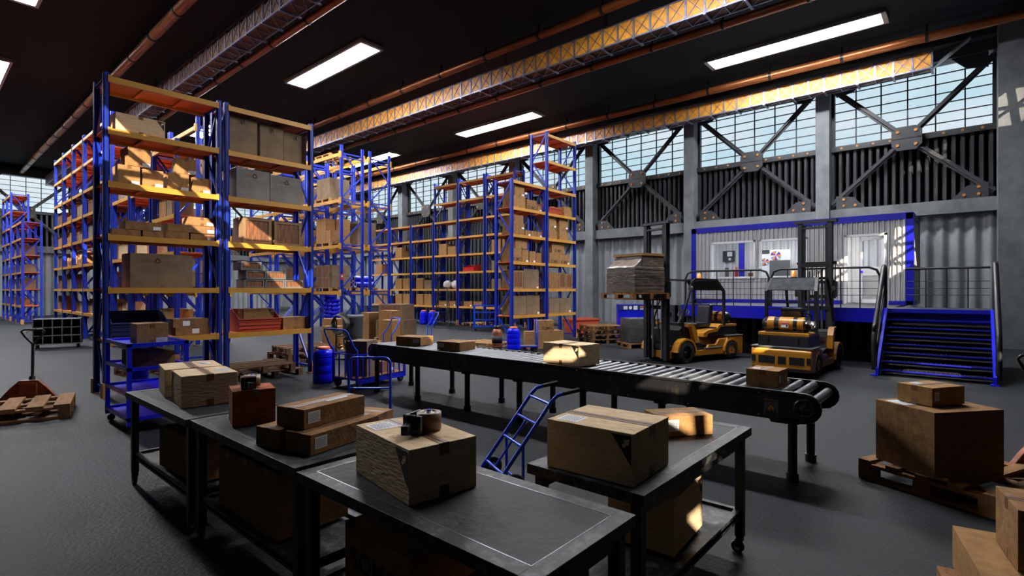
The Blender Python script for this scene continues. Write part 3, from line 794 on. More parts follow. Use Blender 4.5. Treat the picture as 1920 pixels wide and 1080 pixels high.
for bi, y in enumerate([39.9, 41.9, 44.6, 46.6]):
    for li, z in enumerate(LV[:4]):
        if rnd.random() < .25: continue
        w_ = rnd.uniform(.6, 1.2); h_ = rnd.uniform(.35, .6)
        rowbox(4.12, y-.2-w_/2, z, w_, h_, .55, 'carton on the %s shelf up of the %s rack bay at the far left edge' % (ORD[li], ORD[bi]), rnd.choice(('card','card_pale','card_worn')), 'cartons at the far left')

# --- pallet racking (heavy)
def pallet_rack(loc, label, W=2.75, D=1.08, H=7.62, levels=(1.78,3.64,5.46,7.3), group=None):
    key = ('heavy', W, D, H)
    if key in _rk: return dup(_rk[key], loc, -90, label, group)
    t = thing('pallet_rack', label, 'rack', loc, -90, group); _rk[key] = t
    for x in (0, W):
        for y in (0, D):
            s = 1 if x == 0 else -1; q = 1 if y == 0 else -1
            mb = MB(); mb.box(x, y, 0, x+.06*s, y+.12*q, H, 'blue'); mb.box(x, y+.03*q, 0, x+.065*s, y+.09*q, H, 'blue')
            mb.obj('upright_post', t)
            MB().box(x-.03*s, y-.03*q, 0, x+.1*s, y+.15*q, .02, 'guard').obj('foot_guard', t)
    for x in (.02, W-.05):
        mb = MB(); zz = [.2, 1.72]; i = 0
        cur = .15
        while cur < H-.3:
            a, b = ((.1, D-.1) if i % 2 == 0 else (D-.1, .1))
            mb.bar((x+.015, a, cur), (x+.015, b, min(cur+.9, H-.1)), .03, .05, 'blue'); cur += .9; i += 1
        for L_ in levels:
            for e in (.0, -.14): mb.box(x, .1, L_+e-.025, x+.03, D-.1, L_+e+.025, 'blue')
        mb.obj('cross_brace', t)
    for L_ in levels:
        for y in (-.03, D-.02):
            b = MB(); b.box(.06, y, L_-.13, W-.06, y+.05, L_, 'yellow_beam')
            for x in (-.01, W-.09): b.box(x, y-.008, L_-.18, x+.1, y+.06, L_+.07, 'yellow_beam')
            b.obj('beam', t)
    return t
gp = 'heavy pallet racking behind the drums'
BY = [21.58, 24.42, 27.26]
for i, y in enumerate(BY):
    pallet_rack((11.3, y, 0), '%s bay from the right in the front row of the tall pallet racking, centre' % ORD[i], group=gp)
    pallet_rack((12.62, y, 0), '%s bay from the right in the back row of the tall pallet racking, centre' % ORD[i], group=gp)
for i, y in enumerate([22.1, 24.94, 27.78, 30.62]):
    pallet_rack((6.3, y, 0), '%s bay from the right in the pallet racking seen through the big front rack' % ORD[i], group='pallet racking seen through the front rack')
def load(x, y, z, kind, lab, pk='wood_pale', sc=1.0):
    pallet((x, y, z+.002), -90, 'pallet, %s' % lab, pk, group='pallets up in the pallet racking')
    z += .156
    if kind == 'cube':
        carton((x, y, z), (1.0, .92, .85*sc), -90, 'single big worn carton, %s' % lab, 'card_worn')
    elif kind == 'stack':
        r_ = random.Random(int(x*10+y*7+z)); q = 0
        for l in range(4):
            for a in range(3):
                for b in range(2):
                    if l >= 2 and r_.random() < .35 + .2*(l-2): continue
                    q += 1
                    ww, dd = .36, .44
                    carton((x-.24+b*.47, y+.38-a*.385, z+l*.252), (ww, dd, .25), -90 , 'small carton, layer %s, %s %s, %s' % (['one','two','three','four'][l], ['left','middle','right'][a], ['front','back'][b], lab), 'card', group='small cartons piled in the pallet racking')
    elif kind == 'wrapped':
        for l in range(2):
            for a in range(2):
                wrapped((x, y+.27-a*.54, z+l*.47), (.52, .95, .46), -90, '%s %s strapped crate, %s' % (['lower','upper'][l], ['left','right'][a], lab))
    elif kind == 'rolls':
        for j, (dy_, dz) in enumerate(((-.3,.13),(0,.13),(.3,.13),(-.15,.38),(.15,.38))):
            roll((x, y+dy_, z+dz), '%s blue roll with pale core, %s' % (ORD[j], lab))
def wrapped(loc, size, rz, label, group='strapped crates'):
    w, d, h = size; t = thing('strapped_crate', label, 'crate', loc, rz, group)
    MB().box(-w/2, -d/2, 0, w/2, d/2, h, 'card_worn').box(-w/2+.08, -d/2-.006, .06, w/2-.08, -d/2, h-.06, 'crate_slat').obj('crate_body', t, bevel=.01)
    s = MB()
    for x in (-w*.25, w*.25): s.box(x-.012, -d/2-.009, -0, x+.012, d/2+.009, h+.006, 'grey')
    s.obj('strap', t); return t
def roll(loc, label):
    t = thing('film_roll', label, 'roll', loc, 0, 'blue rolls')
    MB().cyl((-.45,0,0), (.45,0,0), .125, 'blue_paint', 18).obj('roll_body', t)
    m = MB()
    for s in (-1, 1): m.lathe([(.125,s*.451),(.085,s*.455),(.085,s*.44),(.0,s*.44)], 'white', 18, axis='x')
    m.obj('roll_core', t); return t
load(11.84, 20.3, 5.46, 'cube', 'third level, front row of the tall central racking')
load(11.84, 20.3, 3.64, 'stack', 'second level, front of the tall central racking')
load(11.84, 20.3, 1.78, 'wrapped', 'first level, front row of the tall central racking')
load(11.84, 20.3, 7.3, 'none', 'empty on the very top of the tall central racking, front row')
load(13.16, 20.3, 3.64, 'cube', 'second level, back row of the tall central racking', sc=1.15)
load(13.16, 20.3, 1.78, 'rolls', 'first level, back row of the tall central racking')
load(13.16, 20.3, 5.46, 'none', 'empty on the third level, back row of the tall central racking')
load(11.84, 23.0, 3.64, 'stack', 'second level, second bay of central racking')
load(11.84, 23.0, 5.46, 'cube', 'third level, second bay of central racking')
load(11.84, 23.0, 1.78, 'wrapped', 'first level, second bay of central racking')
for i, y in enumerate([20.7, 23.5, 26.3]):
    lb = '%s bay, racking behind the front rack' % ORD[i]
    load(6.84, y, 1.78, ('wrapped','cube','stack')[i], 'first level, '+lb)
    load(6.84, y, 3.64, ('cube','stack','cube')[i], 'second level, '+lb)
    load(6.84, y, 5.46, ('stack','cube','cube')[i], 'third level, '+lb)
# red sign on the pallet rack corner
tag(MB().box(-.06, -.004, -.12, .06, 0, .12, 'red').box(-.035, -.006, -.01, .035, -.004, .06, 'white').obj('rack_sign', loc=(11.36, 18.82, 2.36)), 'small red sign with a white mark on the corner post of the pallet racking', 'sign')
# ------------------------------------------------------------------ packing benches
def bench(name, x0, x1, y0, y1, label, top=.88):
    cx, cy = (x0+x1)/2, (y0+y1)/2; t = thing('packing_bench', label, 'workbench', (cx, cy, 0), 0, 'black packing benches')
    w, d = x1-x0, y1-y0; X, Y = w/2, d/2; e = .075 
    MB().box(-X+e, -Y+e, top-.05, X-e, Y-e, top-.001, 'bench_top').obj('rubber_mat', t)
    r = MB(); r.box(-X, -Y, top-.055, X, -Y+e, top, 'bench_rim').box(-X, Y-e, top-.055, X, Y, top, 'bench_rim')
    r.box(-X, -Y+e, top-.055, -X+e, Y-e, top, 'bench_rim').box(X-e, -Y+e, top-.055, X, Y-e, top, 'bench_rim')
    r.obj('rim', t, bevel=.002)
    g = MB(); q = .0015
    for (a, b, c_, d_) in ((-X+e,-Y+e,X-e,-Y+e+.003),(-X+e,Y-e-.003,X-e,Y-e),(-X+e,-Y+e,-X+e+.003,Y-e),(X-e-.003,-Y+e,X-e,Y-e)):
        g.box(a, b, top-.004, c_, d_, top+q*.6, 'bench_edge')
    g.obj('mat_edging', t)
    for sx in (-1, 1):
        for sy in (-1, 1):
            px, py = sx*(X-.06), sy*(Y-.06)
            l = MB().box(px-.028, py-.028, .12, px+.028, py+.028, top-.055, 'black'); l.obj('leg', t, bevel=.003)
            c = MB(); c.box(px-.025, py-.02, .085, px+.025, py+.02, .125, 'black')
            c.box(px-.022, py-.004, .04, px-.018, py+.03, .1, 'black').box(px+.018, py-.004, .04, px+.022, py+.03, .1, 'black')
            c.cyl((px-.014, py+.015, .042), (px+.014, py+.015, .042), .042, 'rubber', 16).cyl((px-.016, py+.015, .042), (px+.016, py+.015, .042), .02, 'chrome', 12)
            c.obj('caster', t)
    s = MB().box(-X+.05, -Y+.05, .27, X-.05, Y-.05, .29, 'bench_rim')
    for sy in (-1, 1): s.box(-X+.05, sy*(Y-.07)-.02, .25, X-.05, sy*(Y-.07)+.02, .31, 'bench_rim')
    for sx in (-1, 1): s.box(sx*(X-.07)-.02, -Y+.05, .25, sx*(X-.07)+.02, Y-.05, .31, 'bench_rim')
    s.obj('lower_shelf', t)
    for sy in (-1, 1): MB().box(-X+.06, sy*(Y-.06)-.015, top-.13, X-.06, sy*(Y-.06)+.015, top-.055, 'black').obj('apron_rail', t)
    return t
bench('A', 1.36, 2.06, 4.40, 6.03, 'leftmost of the black packing benches, beside the blue shelf cart, two pale boxes on it')
bench('B', 1.38, 2.08, 2.76, 4.37, 'middle packing bench carrying the red box and the three flat brown boxes')
bench('C', 1.36, 2.06, 1.08, 2.70, 'packing bench nearest the camera with one big box and a tape dispenser')
bench('D', 2.27, 3.90, 1.15, 1.86, 'rightmost packing bench, standing crossways, partly sunlit, with a box on its lower shelf')
T = .882
carton((1.70, 2.14, T), (.37, .58, .25), -9.5, 'big pale box with a tape dispenser on top, on the nearest bench', 'card_pale', tape='y', lab=[('t',.03,.40,.13,.13)], mark=[('l','R',.13)], detail=True)
carton((2.54, 1.50, T), (.45, .51, .255), 3, 'big pale box with a black arrow corner on the right-hand bench', 'card_pale', tape='y', lab=[('t',.03,.34,.12,.13)], mark=[('l','R',.12)], detail=True)
carton((3.46, 1.50, T), (.38, .24, .128), -37, 'small sunlit box with a white label at the far end of the right-hand bench', 'card', tape='x', lab=[('f',.04,.035,.09,.075)], detail=True)
carton((1.70, 5.02, T), (.42, .46, .26), -8, 'front pale box of the two on the leftmost bench', 'card_pale', tape='y', lab=[('t',.29,.1,.1,.14)], mark=[('l','L',.12)], text=('R','l',.34,.03,.06), detail=True)
carton((1.78, 5.62, T), (.46, .50, .25), -10, 'rear pale box on the leftmost bench, behind the front one', 'card_pale', tape='y', lab=[('t',.3,.2,.1,.14)], mark=[('l','L',.12)], text=('R','l',.40,.03,.06), detail=True)
carton((1.67, 3.99, T), (.28, .27, .25), -16, 'square red-brown box with a roll of tape on top, on the middle bench', 'card_red', tape='y', detail=True)
carton((1.79, 3.05, T), (.56, .22, .122), 12, 'lower front flat box with a label, in the pile of three on the middle bench', 'card_dark', tape='x', lab=[('f',.03,.03,.09,.07)], detail=True)
carton((1.72, 3.30, T), (.56, .21, .122), 12, 'lower rear flat box in the pile of three on the middle bench', 'card_dark', tape='x', detail=True)
carton((1.785, 3.19, T+.123), (.50, .25, .125), 12, 'top flat box with a label, lying on the two lower ones on the middle bench', 'card_dark', tape='x', lab=[('f',.03,.03,.09,.07),('t',.25,.07,.17,.03)], detail=True)
carton((3.37, 4.98, .212), (.30, .36, .30), 20, 'small orange-brown box riding on the blue flatbed trolley behind the flat boxes', 'card', tape='y', detail=True)
# boxes under the benches
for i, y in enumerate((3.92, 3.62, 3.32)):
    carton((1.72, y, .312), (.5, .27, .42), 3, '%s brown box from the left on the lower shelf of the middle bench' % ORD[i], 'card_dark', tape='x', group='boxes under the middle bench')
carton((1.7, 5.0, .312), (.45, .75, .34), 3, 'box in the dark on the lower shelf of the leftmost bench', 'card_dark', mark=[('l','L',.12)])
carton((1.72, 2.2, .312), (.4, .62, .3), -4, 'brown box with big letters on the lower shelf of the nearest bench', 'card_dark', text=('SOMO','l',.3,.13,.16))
carton((1.76, 1.45, .312), (.42, .40, .3), 6, 'box at the right end of the lower shelf of the nearest bench', 'card')
carton((3.13, 1.50, .312), (.52, .42, .33), 4, 'box striped by sunlight on the lower shelf of the right-hand bench', 'card_pale', tape='x', mark=[('f','R',.1)], detail=True)

def tape_gun(loc, rz, label, s=1.0):
    t = thing('tape_dispenser', label, 'tape dispenser', loc, rz)
    m = MB(); m.lathe([(.030*s,.008),(.048*s,.008),(.048*s,.064*s+.008),(.030*s,.064*s+.008),(.030*s,.008)], 'tape', 28); m.obj('tape_roll', t)
    m = MB(); m.lathe([(.0,.01),(.029*s,.01),(.029*s,.060*s+.008),(.012*s,.060*s+.008),(.012*s,.07*s+.008),(.0,.07*s+.008)], 'white', 20)
    m.cyl((0,0,.066*s), (0,0,.08*s), .010*s, 'blue_paint', 10); m.obj('roll_hub', t)
    f = MB()
    f.box(-.062*s, -.075*s, 0, -.052*s, .02*s, .07*s, 'plastic_blk').box(-.062*s, -.085*s, 0, .02*s, -.072*s, .07*s, 'plastic_blk')
    f.box(-.062*s, -.02*s, 0, .0, .02*s, .006, 'plastic_blk')
    f.obox((-.02*s, -.105*s, .03*s), (.028*s, .10*s, .034*s), 20, 'plastic_blk')
    f.obj('frame', t, bevel=.002)
    b = MB(); b.box(-.045*s, -.09*s, .012, -.042*s, -.083*s, .07*s, 'chrome')
    for i in range(8): b.box(-.05*s+i*.007*s, -.092*s, .070*s, -.047*s+i*.007*s, -.084*s, .075*s, 'chrome')
    b.obj('cutter_blade', t)
    MB().box(-.05*s, -.083*s, .01, -.03*s, -.0845*s, .05*s, 'blue_paint').obj('brake_pad', t); return t
tape_gun((1.75, 2.08, T+.2525), -75, 'black tape dispenser with a brown roll on the big box of the nearest bench', 1.3)
tape_gun((1.67, 3.99, T+.2525), -20, 'tape dispenser with a brown roll on the red-brown box', 1.2)

# ------------------------------------------------------------------ roller conveyor
cv = thing('roller_conveyor', 'long black roller conveyor running across the middle of the hall', 'conveyor', (0,0,0))
XA, XB, YA, YB, ZT = 5.55, 6.45, 1.02, 8.32, .865
def side_plate(x, name):
    m = MB(); poly = []
    for i in range(9):
        a = -pi/2 - pi*i/8; poly.append((YA+.14+.14*cos(a), ZT-.14+.14*sin(a)))
    poly2 = [(YB-.14+.14*cos(pi/2-pi*i/8), ZT-.14+.14*sin(pi/2-pi*i/8)) for i in range(9)]
    m.prism(poly + poly2, x, x+.03, 'conv', 'x')
    m.prism([(YA+.05, ZT-.27), (YA+.30, ZT-.31), (YA+.44, ZT-.31), (YA+.46, ZT-.27)], x+.002, x+.028, 'conv', 'x')
    m.box(x-.012, YA+.2, ZT-.02, x+.035, YB-.2, ZT+.004, 'conv')
    o = m.obj(name, cv)
    b = MB(); y = YA+.55
    while y < YB:
        for z in (ZT-.035, ZT-.25): b.cyl((x-.006, y, z), (x, y, z), .008, 'chrome', 8)
        y += .72
    b.obj('bolts', o); return o
side_plate(XA, 'side_plate'); side_plate(XB-.03, 'side_plate')
dd = MB(); c0 = (XA-.001, YA+.14, ZT-.14)
dd.lathe([(.0,-.035),(.035,-.035),(.045,-.02),(.062,-.02),(.072,-.035),(.088,-.035),(.098,-.01),(.102,0)], 'plastic_blk', 36, c=c0, axis='x')
dd.obj('end_disc', cv)
dd = MB(); dd.lathe([(.0,-.02),(.05,-.02),(.07,-.01),(.085,-.018),(.1,0)], 'plastic_blk', 30, c=(XA-.001, YB-.14, ZT-.14), axis='x'); dd.obj('end_disc', cv)
rm = MB().cyl((XA+.03,0,0), (XB-.03,0,0), .045, 'roller', 16).mesh('roller')
y = YA+.10; k_ = 0
nr = 55
for i in range(nr):
    o = bpy.data.objects.new('roller', rm); COL.objects.link(o); o.parent = cv
    yy = YA+.10+(YB-YA-.2)*i/(nr-1)
    o.location = (0, yy, ZT-.045 - (.055 if i == 0 else 0))
MB().box(XA+.03, YA+.2, ZT-.22, XB-.03, YB-.2, ZT-.13, 'black').obj('bed_pan', cv)
lg = MB(); lg.cyl((0,0,.0), (0,0,ZT-.2), .042, 'black', 14).cyl((0,0,0), (0,0,.08), .056, 'black', 14).box(-.06,-.07,ZT-.30,.06,.07,ZT-.25,'black')
lgm = lg.mesh('leg')
for x in (XA+.06, XB-.06):
    for y in (1.28, 2.62, 3.68, 4.73, 5.77, 6.96, 8.12):
        o = bpy.data.objects.new('leg', lgm); COL.objects.link(o); o.parent = cv; o.location = (x, y, 0)
st = MB(); st.box(XA-.003, YA+.37, ZT-.25, XA, YA+.50, ZT-.09, 'grey').box(XA-.004, YA+.375, ZT-.12, XA, YA+.495, ZT-.095, 'jack_red')
st.prism([(YA+.385, ZT-.195),(YA+.485, ZT-.195),(YA+.435, ZT-.125)], XA-.0045, XA-.003, 'ink', 'x')
st.prism([(YA+.40, ZT-.188),(YA+.47, ZT-.188),(YA+.435, ZT-.138)], XA-.0055, XA-.0045, 'ochre', 'x')
st.prism([(YA+.43, ZT-.182),(YA+.44, ZT-.182),(YA+.437, ZT-.152),(YA+.433, ZT-.152)], XA-.0065, XA-.0055, 'ink', 'x')
st.box(XA-.0045, YA+.38, ZT-.245, XA, YA+.49, ZT-.205, 'ink')
st.obj('warning_sticker', cv)
carton((5.84, 4.02, ZT+.002), (.41, .64, .27), -7, 'large pale box with a sunlit side and black arrow corner on the conveyor', 'card_pale', tape='x', mark=[('l','R',.13)], detail=True)
carton((5.83, 1.57, ZT+.002), (.31, .31, .165), -2, 'small box riding near the right end of the conveyor', 'card', tape='x', lab=[('f',.02,.05,.06,.07),('t',.05,.2,.09,.07)], detail=True)
carton((5.98, 7.5, ZT+.002), (.40, .52, .155), 16, 'leftmost box on the conveyor, a low one with a white label', 'card', tape='x', lab=[('l',.36,.05,.13,.07)], detail=True)
carton((5.92, 6.35, ZT+.002), (.40, .48, .14), 6, 'second low box from the left on the conveyor', 'card', tape='x', lab=[('l',.03,.05,.12,.06)], detail=True)

# ------------------------------------------------------------------ hand truck
ht = thing('hand_truck', 'blue tubular hand truck with black grips leaning behind the nearest bench', 'hand truck', (3.60,3.36,0), -26)
m = MB()
for s in (-.22, .22):
    m.tube([(-.05,s,.10),(.50,s,.80),(.56,s,.85),(.62,s,.865)], .018, 'tube_blue', 12)
m.obj('side_rail', ht)
m = MB()
for s in (-.22, .22): m.tube([(.62,s,.865),(.80,s,.89)], .021, 'rubber', 12)
m.obj('grip', ht)
m = MB()
for t_ in (.12, .45, .72, .97):
    x, z = -.05+.55*t_, .10+.70*t_; m.tube([(x,-.22,z),(x,.22,z)], .013, 'tube_blue', 8)
m.tube([(.02,0,.19),(.36,0,.62)], .011, 'tube_blue', 8)
m.obj('cross_bar', ht)
m = MB()
for s in (-.2, .2): m.tube([(.22,s,.44),(.22,s,.02)], .014, 'tube_blue', 8)
m.tube([(.22,-.2,.06),(.22,.2,.06)], .012, 'tube_blue', 8)
m.obj('rest_leg', ht)
for s in (-.28, .28):
    w_ = MB(); w_.lathe([(.05,-.02),(.09,-.024),(.10,-.012),(.10,.012),(.09,.024),(.05,.02)], 'rubber', 20, c=(.10,s,.10), axis='y')
    w_.lathe([(.0,-.015),(.05,-.015),(.05,.015),(.0,.015)], 'chrome', 16, c=(.10,s,.10), axis='y'); w_.obj('wheel', ht)
MB().box(-.35,-.2,.005,-.05,.2,.015,'tube_blue').box(-.07,-.2,.005,-.05,.2,.12,'tube_blue').cyl((.10,-.28,.10),(.10,.28,.10),.012,'chrome',8).obj('toe_plate', ht)

# ------------------------------------------------------------------ platform trolley (blue handle arch)
def trolley(loc, rz, label, L=.9, W=.56, Hh=1.0, cage=False, group=None, spokes=True):
    t = thing('platform_trolley', label, 'trolley', loc, rz, group)
    MB().box(0, -W/2, .17, L, W/2, .20, 'blue_paint').box(.02, -W/2+.02, .20, L-.02, W/2-.02, .21, 'wood' if cage else 'grey').obj('platform', t)
    m = MB(); m.tube([(.02,-W/2+.02,.2),(.02,-W/2+.02,Hh-.06),(.02,-W/2+.05,Hh-.015),(.02,-W/2+.09,Hh),(.02,W/2-.09,Hh),(.02,W/2-.05,Hh-.015),(.02,W/2-.02,Hh-.06),(.02,W/2-.02,.2)] if not cage else
        [(.02,-W/2+.02,.2),(.02,-W/2+.02,.72),(-.06,-W/2+.02,.80),(-.20,-W/2+.03,1.08),(-.22,-W/2+.08,1.12),(-.22,W/2-.08,1.12),(-.20,W/2-.03,1.08),(-.06,W/2-.02,.80),(.02,W/2-.02,.72),(.02,W/2-.02,.2)], .017, 'tube_blue', 12)
    if not cage: m.tube([(.02,-W/2+.02,Hh*.62),(.02,W/2-.02,Hh*.62)], .012, 'tube_blue', 8)
    m.obj('handle', t)
    if cage and spokes:
        c = MB(); hz = .66
        for x in (.02, L-.02):
            for y in (-W/2+.02, W/2-.02): c.box(x-.02, y-.02, .12, x+.02, y+.02, hz, 'blue_paint')
        for y in (-W/2+.02, W/2-.02):
            c.box(.02, y-.01, hz-.03, L-.02, y+.01, hz-.01, 'blue_paint')
            for i in range(1, 8): c.box(L*i/8-.008, y-.008, .2, L*i/8+.008, y+.008, hz-.02, 'blue_paint')
        for x in (.02, L-.02):
            c.box(x-.01, -W/2, hz-.03, x+.01, W/2, hz-.01, 'blue_paint')
            for i in range(1, 4): c.box(x-.008, -W/2+W*i/4-.008, .2, x+.008, -W/2+W*i/4+.008, hz-.02, 'blue_paint')
        c.box(0, -W/2, .10, L, -W/2+.03, .2, 'blue_paint').box(0, W/2-.03, .10, L, W/2, .2, 'blue_paint')
        c.obj('side_cage', t)
    for x in (.1, L-.1):
        for y in (-W/2+.05, W/2-.05):
            w_ = MB(); w_.lathe([(.04,-.018),(.075,-.018),(.082,0),(.075,.018),(.04,.018)], 'rubber', 18, c=(x,y,.082), axis='y').lathe([(0,-.02),(.042,-.02),(.042,.02),(0,.02)], 'chrome', 14, c=(x,y,.082), axis='y')
            w_.box(x-.02, y-.03, .08, x+.02, y-.022, .17, 'black').box(x-.02, y+.022, .08, x+.02, y+.03, .17, 'black').obj('caster', t)
    return t
trolley((3.80, 5.65, 0), -139, 'blue flatbed trolley, its arched handle rising behind the flat boxes')
trolley((5.36, 8.80, 0), 8, 'blue caged trolley with spoked sides at the left end of the conveyor', L=1.25, W=.7, cage=True)
carton((5.78, 8.85, .212), (.46, .42, .66), 30, 'tall box leaning in the blue caged trolley', 'card_worn', tape='y')
carton((6.25, 8.95, .212), (.36, .42, .22), 12, 'low box with a label in the blue caged trolley', 'card', lab=lblR(.36))
trolley((8.0, 11.1, 0), 165, 'blue trolley with a shiny sunlit handle behind the conveyor', L=1.0, W=.6, Hh=1.12, cage=True, spokes=False)

# ------------------------------------------------------------------ drums
def drum(loc, label, s=1.0, group='blue plastic drums'):
    t = thing('plastic_drum', label, 'drum', loc, 0, group)
    p = [(.0,.0),(.17,.0),(.20,.02)]
    for b_ in (.02,.19,.36,.49):
        h_ = .16 if b_ < .4 else .06
        p += [(.205,b_+.02),(.208,b_+h_-.02),(.198,b_+h_),(.198,b_+h_+.008)]
    p += [(.20,.57),(.175,.63),(.13,.665),(.115,.67)]
    MB().lathe([(a*s, b*s) for a, b in p], 'drum', 32).obj('drum_body', t)
    MB().lathe([(a*s, b*s) for a, b in [(.115,.655),(.125,.67),(.125,.705),(.11,.715),(0,.715)]], 'orange', 28).obj('screw_lid', t)
    return t
drum((5.45, 9.70, 0), 'large blue plastic drum with an orange lid, left of the caged trolley')
drum((12.21, 10.53, 0), 'blue plastic drum with an orange lid right of centre, behind the conveyor')
drum((18.15, 22.0, 0), 'left of the two distant blue drums below the window-wall racks', 1.05)
drum((18.15, 21.3, 0), 'right of the two distant blue drums below the window-wall racks', 1.05)
drum((2.9, 11.95, 0), 'blue drum lying behind the blue shelf cart under the front rack', .8)
gb = thing('gas_bottle', 'dark red-brown gas bottle with a black collar, left of the middle drum', 'gas bottle', (12.03, 11.05, 0))
MB().lathe([(0,0.04),(.15,.04),(.16,.08),(.16,.5),(.13,.6),(.06,.64),(0,.64)], 'jack_red', 24).obj('bottle_body', gb)
MB().lathe([(.12,.0),(.13,.0),(.13,.06),(.12,.06)], 'plastic_blk', 20).lathe([(.075,.62),(.085,.62),(.085,.74),(.075,.74)], 'plastic_blk', 16).cyl((0,0,.6),(0,0,.72),.025,'plastic_blk',10).box(-.06,-.015,.7,.06,.015,.73,'plastic_blk').obj('collar', gb)
MB().lathe([(.161,.2),(.163,.2),(.163,.42),(.161,.42)], 'ink', 24).obj('wrap_label', gb)

# ------------------------------------------------------------------ blue shelf cart, left
sc_ = thing('shelf_cart', 'blue steel shelf cart with four open shelves at the left end of the benches', 'cart', (1.84, 8.08, 0), 0)
CW, CD = .70, 1.15
for x in (0, CW-.05):
    for y in (0, CD-.05): MB().box(x, y, .10, x+.05, y+.05, 1.15, 'blue_paint').obj('corner_post', sc_)
for i, z in enumerate((.16, .48, .80, 1.11)):
    m = MB(); m.box(0, 0, z, CW, .03, z+.045, 'blue_paint').box(0, CD-.03, z, CW, CD, z+.045, 'blue_paint').box(0, 0, z, .03, CD, z+.045, 'blue_paint').box(CW-.03, 0, z, CW, CD, z+.045, 'blue_paint')
    m.box(.03, .03, z, CW-.03, CD-.03, z+.012, 'blue_paint'); m.obj('shelf_tray', sc_)
for x in (.06, CW-.06):
    for y in (.06, CD-.06):
        MB().cyl((x, y-.014, .045), (x, y+.014, .045), .045, 'rubber', 14).box(x-.015, y-.02, .05, x+.015, y+.02, .1, 'black').obj('caster', sc_)
carton((2.18, 8.48, 1.124), (.36, .36, .27), -2, 'orange-brown box on top of the blue shelf cart', 'card', tape='y', lab=[('f',.22,.015,.13,.06)], text=('SOMO','l',.17,.05,.11), detail=True)
carton((2.2, 8.6, .815), (.45, .7, .2), 0, 'dark box inside the blue shelf cart', 'card_dark')

# ------------------------------------------------------------------ near pallets and pallet jacks
pl = pallet((0.86, 10.52, 0), 77.5, 'pallet at the left edge of the photo, in front of a pallet jack', 'wood', 1.05, 1.66, .20, parts=True, nb=6, bw=.19)
pallet((6.53, .05, 0), -24, 'large pallet carrying the big brown box, right foreground', 'wood', 1.30, 1.10, .19, parts=True)
carton((6.36, .22, .192), (.74, .60, .585), -39, 'very big brown box on the right foreground pallet', 'card_dark', tape='x', lab=[('t',.03,.32,.16,.2)], detail=True)
carton((6.40, .27, .779), (.42, .32, .165), -32, 'small box lying on the very big box at the right', 'card', tape='x', lab=[('f',.03,.05,.06,.08),('t',.08,.2,.1,.08)] , detail=True)
pallet((3.57, -.46, 0), 10.7, 'pallet in the bottom right corner, cut by the picture edge', 'wood', 1.2, 1.0, .19, parts=True)
carton((3.83, -.24, .192), (.70, .50, .245), 10.7, 'brown box with a black corner mark lying in the bottom right corner', 'card', tape='x', mark=[('l','L',.1)], detail=True)
carton((3.86, -.34, .439), (.38, .38, .31), 10.7, 'brown box stacked on another, cut by the right edge of the photo', 'card_dark', detail=True)
def jack(loc, rz, label, hz=1.2):
    t = thing('pallet_jack', label, 'pallet jack', loc, rz, 'pallet jacks')
    # forks run along -y, tow bar stands at y=0
    b = MB(); b.prism([(-.37,.05),(.37,.05),(.37,.12),(.24,.28),(.12,.40),(-.12,.40),(-.24,.28),(-.37,.12)], -.10, -.04, 'jack_red', 'y')
    b.box(-.12, -.12, .12, .12, .02, .36, 'jack_red'); b.obj('hydraulic_housing', t, bevel=.008)
    for s in (-1, 1): MB().box(s*.2-.08, -1.15, .07, s*.2+.08, -.08, .095, 'jack_red').box(s*.2-.05, -1.05, .03, s*.2+.05, -.95, .07, 'rubber').obj('fork', t)
    MB().cyl((0,.03,.3), (0,.05,hz-.22), .02, 'black', 12).cyl((0,.0,.36), (0,.03,.44), .04, 'black', 12).obj('tow_bar', t)
    h = MB(); h.tube([(0,.05,hz-.24),(-.10,.05,hz-.12),(-.155,.05,hz-.03),(-.12,.05,hz),(.12,.05,hz),(.155,.05,hz-.03),(.10,.05,hz-.12),(0,.05,hz-.24)], .015, 'black', 10); h.obj('handle_loop', t)
    MB().tube([(0,.05,hz-.02),(-.05,.05,hz-.02),(-.09,.05,hz-.05)], .006, 'orange', 6).obj('release_lever', t)
    w_ = MB()
    for s in (-.06, .06): w_.cyl((s-.02,.0,.085), (s+.02,.0,.085), .085, 'rubber', 18)
    w_.obj('steer_wheel', t); return t
jack((1.32, 11.42, 0), 10-40, 'orange-red pallet jack with a black loop handle at the left, behind the pallet')
jack((7.22, -.52, 0), -30-20, 'pallet jack at the right edge behind the big box pallet')
for i, (x, y, z, r_, l) in enumerate([(5.05,11.45,0,4,'lower pallet of the left pile under the right bay of the front rack'),(4.85,11.3,.152,-6,'upper pallet of the left pile under the right bay of the front rack')]):
    pallet((x, y, z), r_, l, 'wood_dark', group='dark pallets by the front rack')
for i in range(3):
    pallet((6.45+.05*i, 12.75-.06*i, .152*i), 12-9*i, '%s pallet from the floor in the right pile beside the front rack' % ORD[i], 'wood_dark', group='dark pallets by the front rack')
pallet((3.6, 13.6, 0), 5, 'pale pallet on the floor seen under the left bay of the front rack', 'wood')

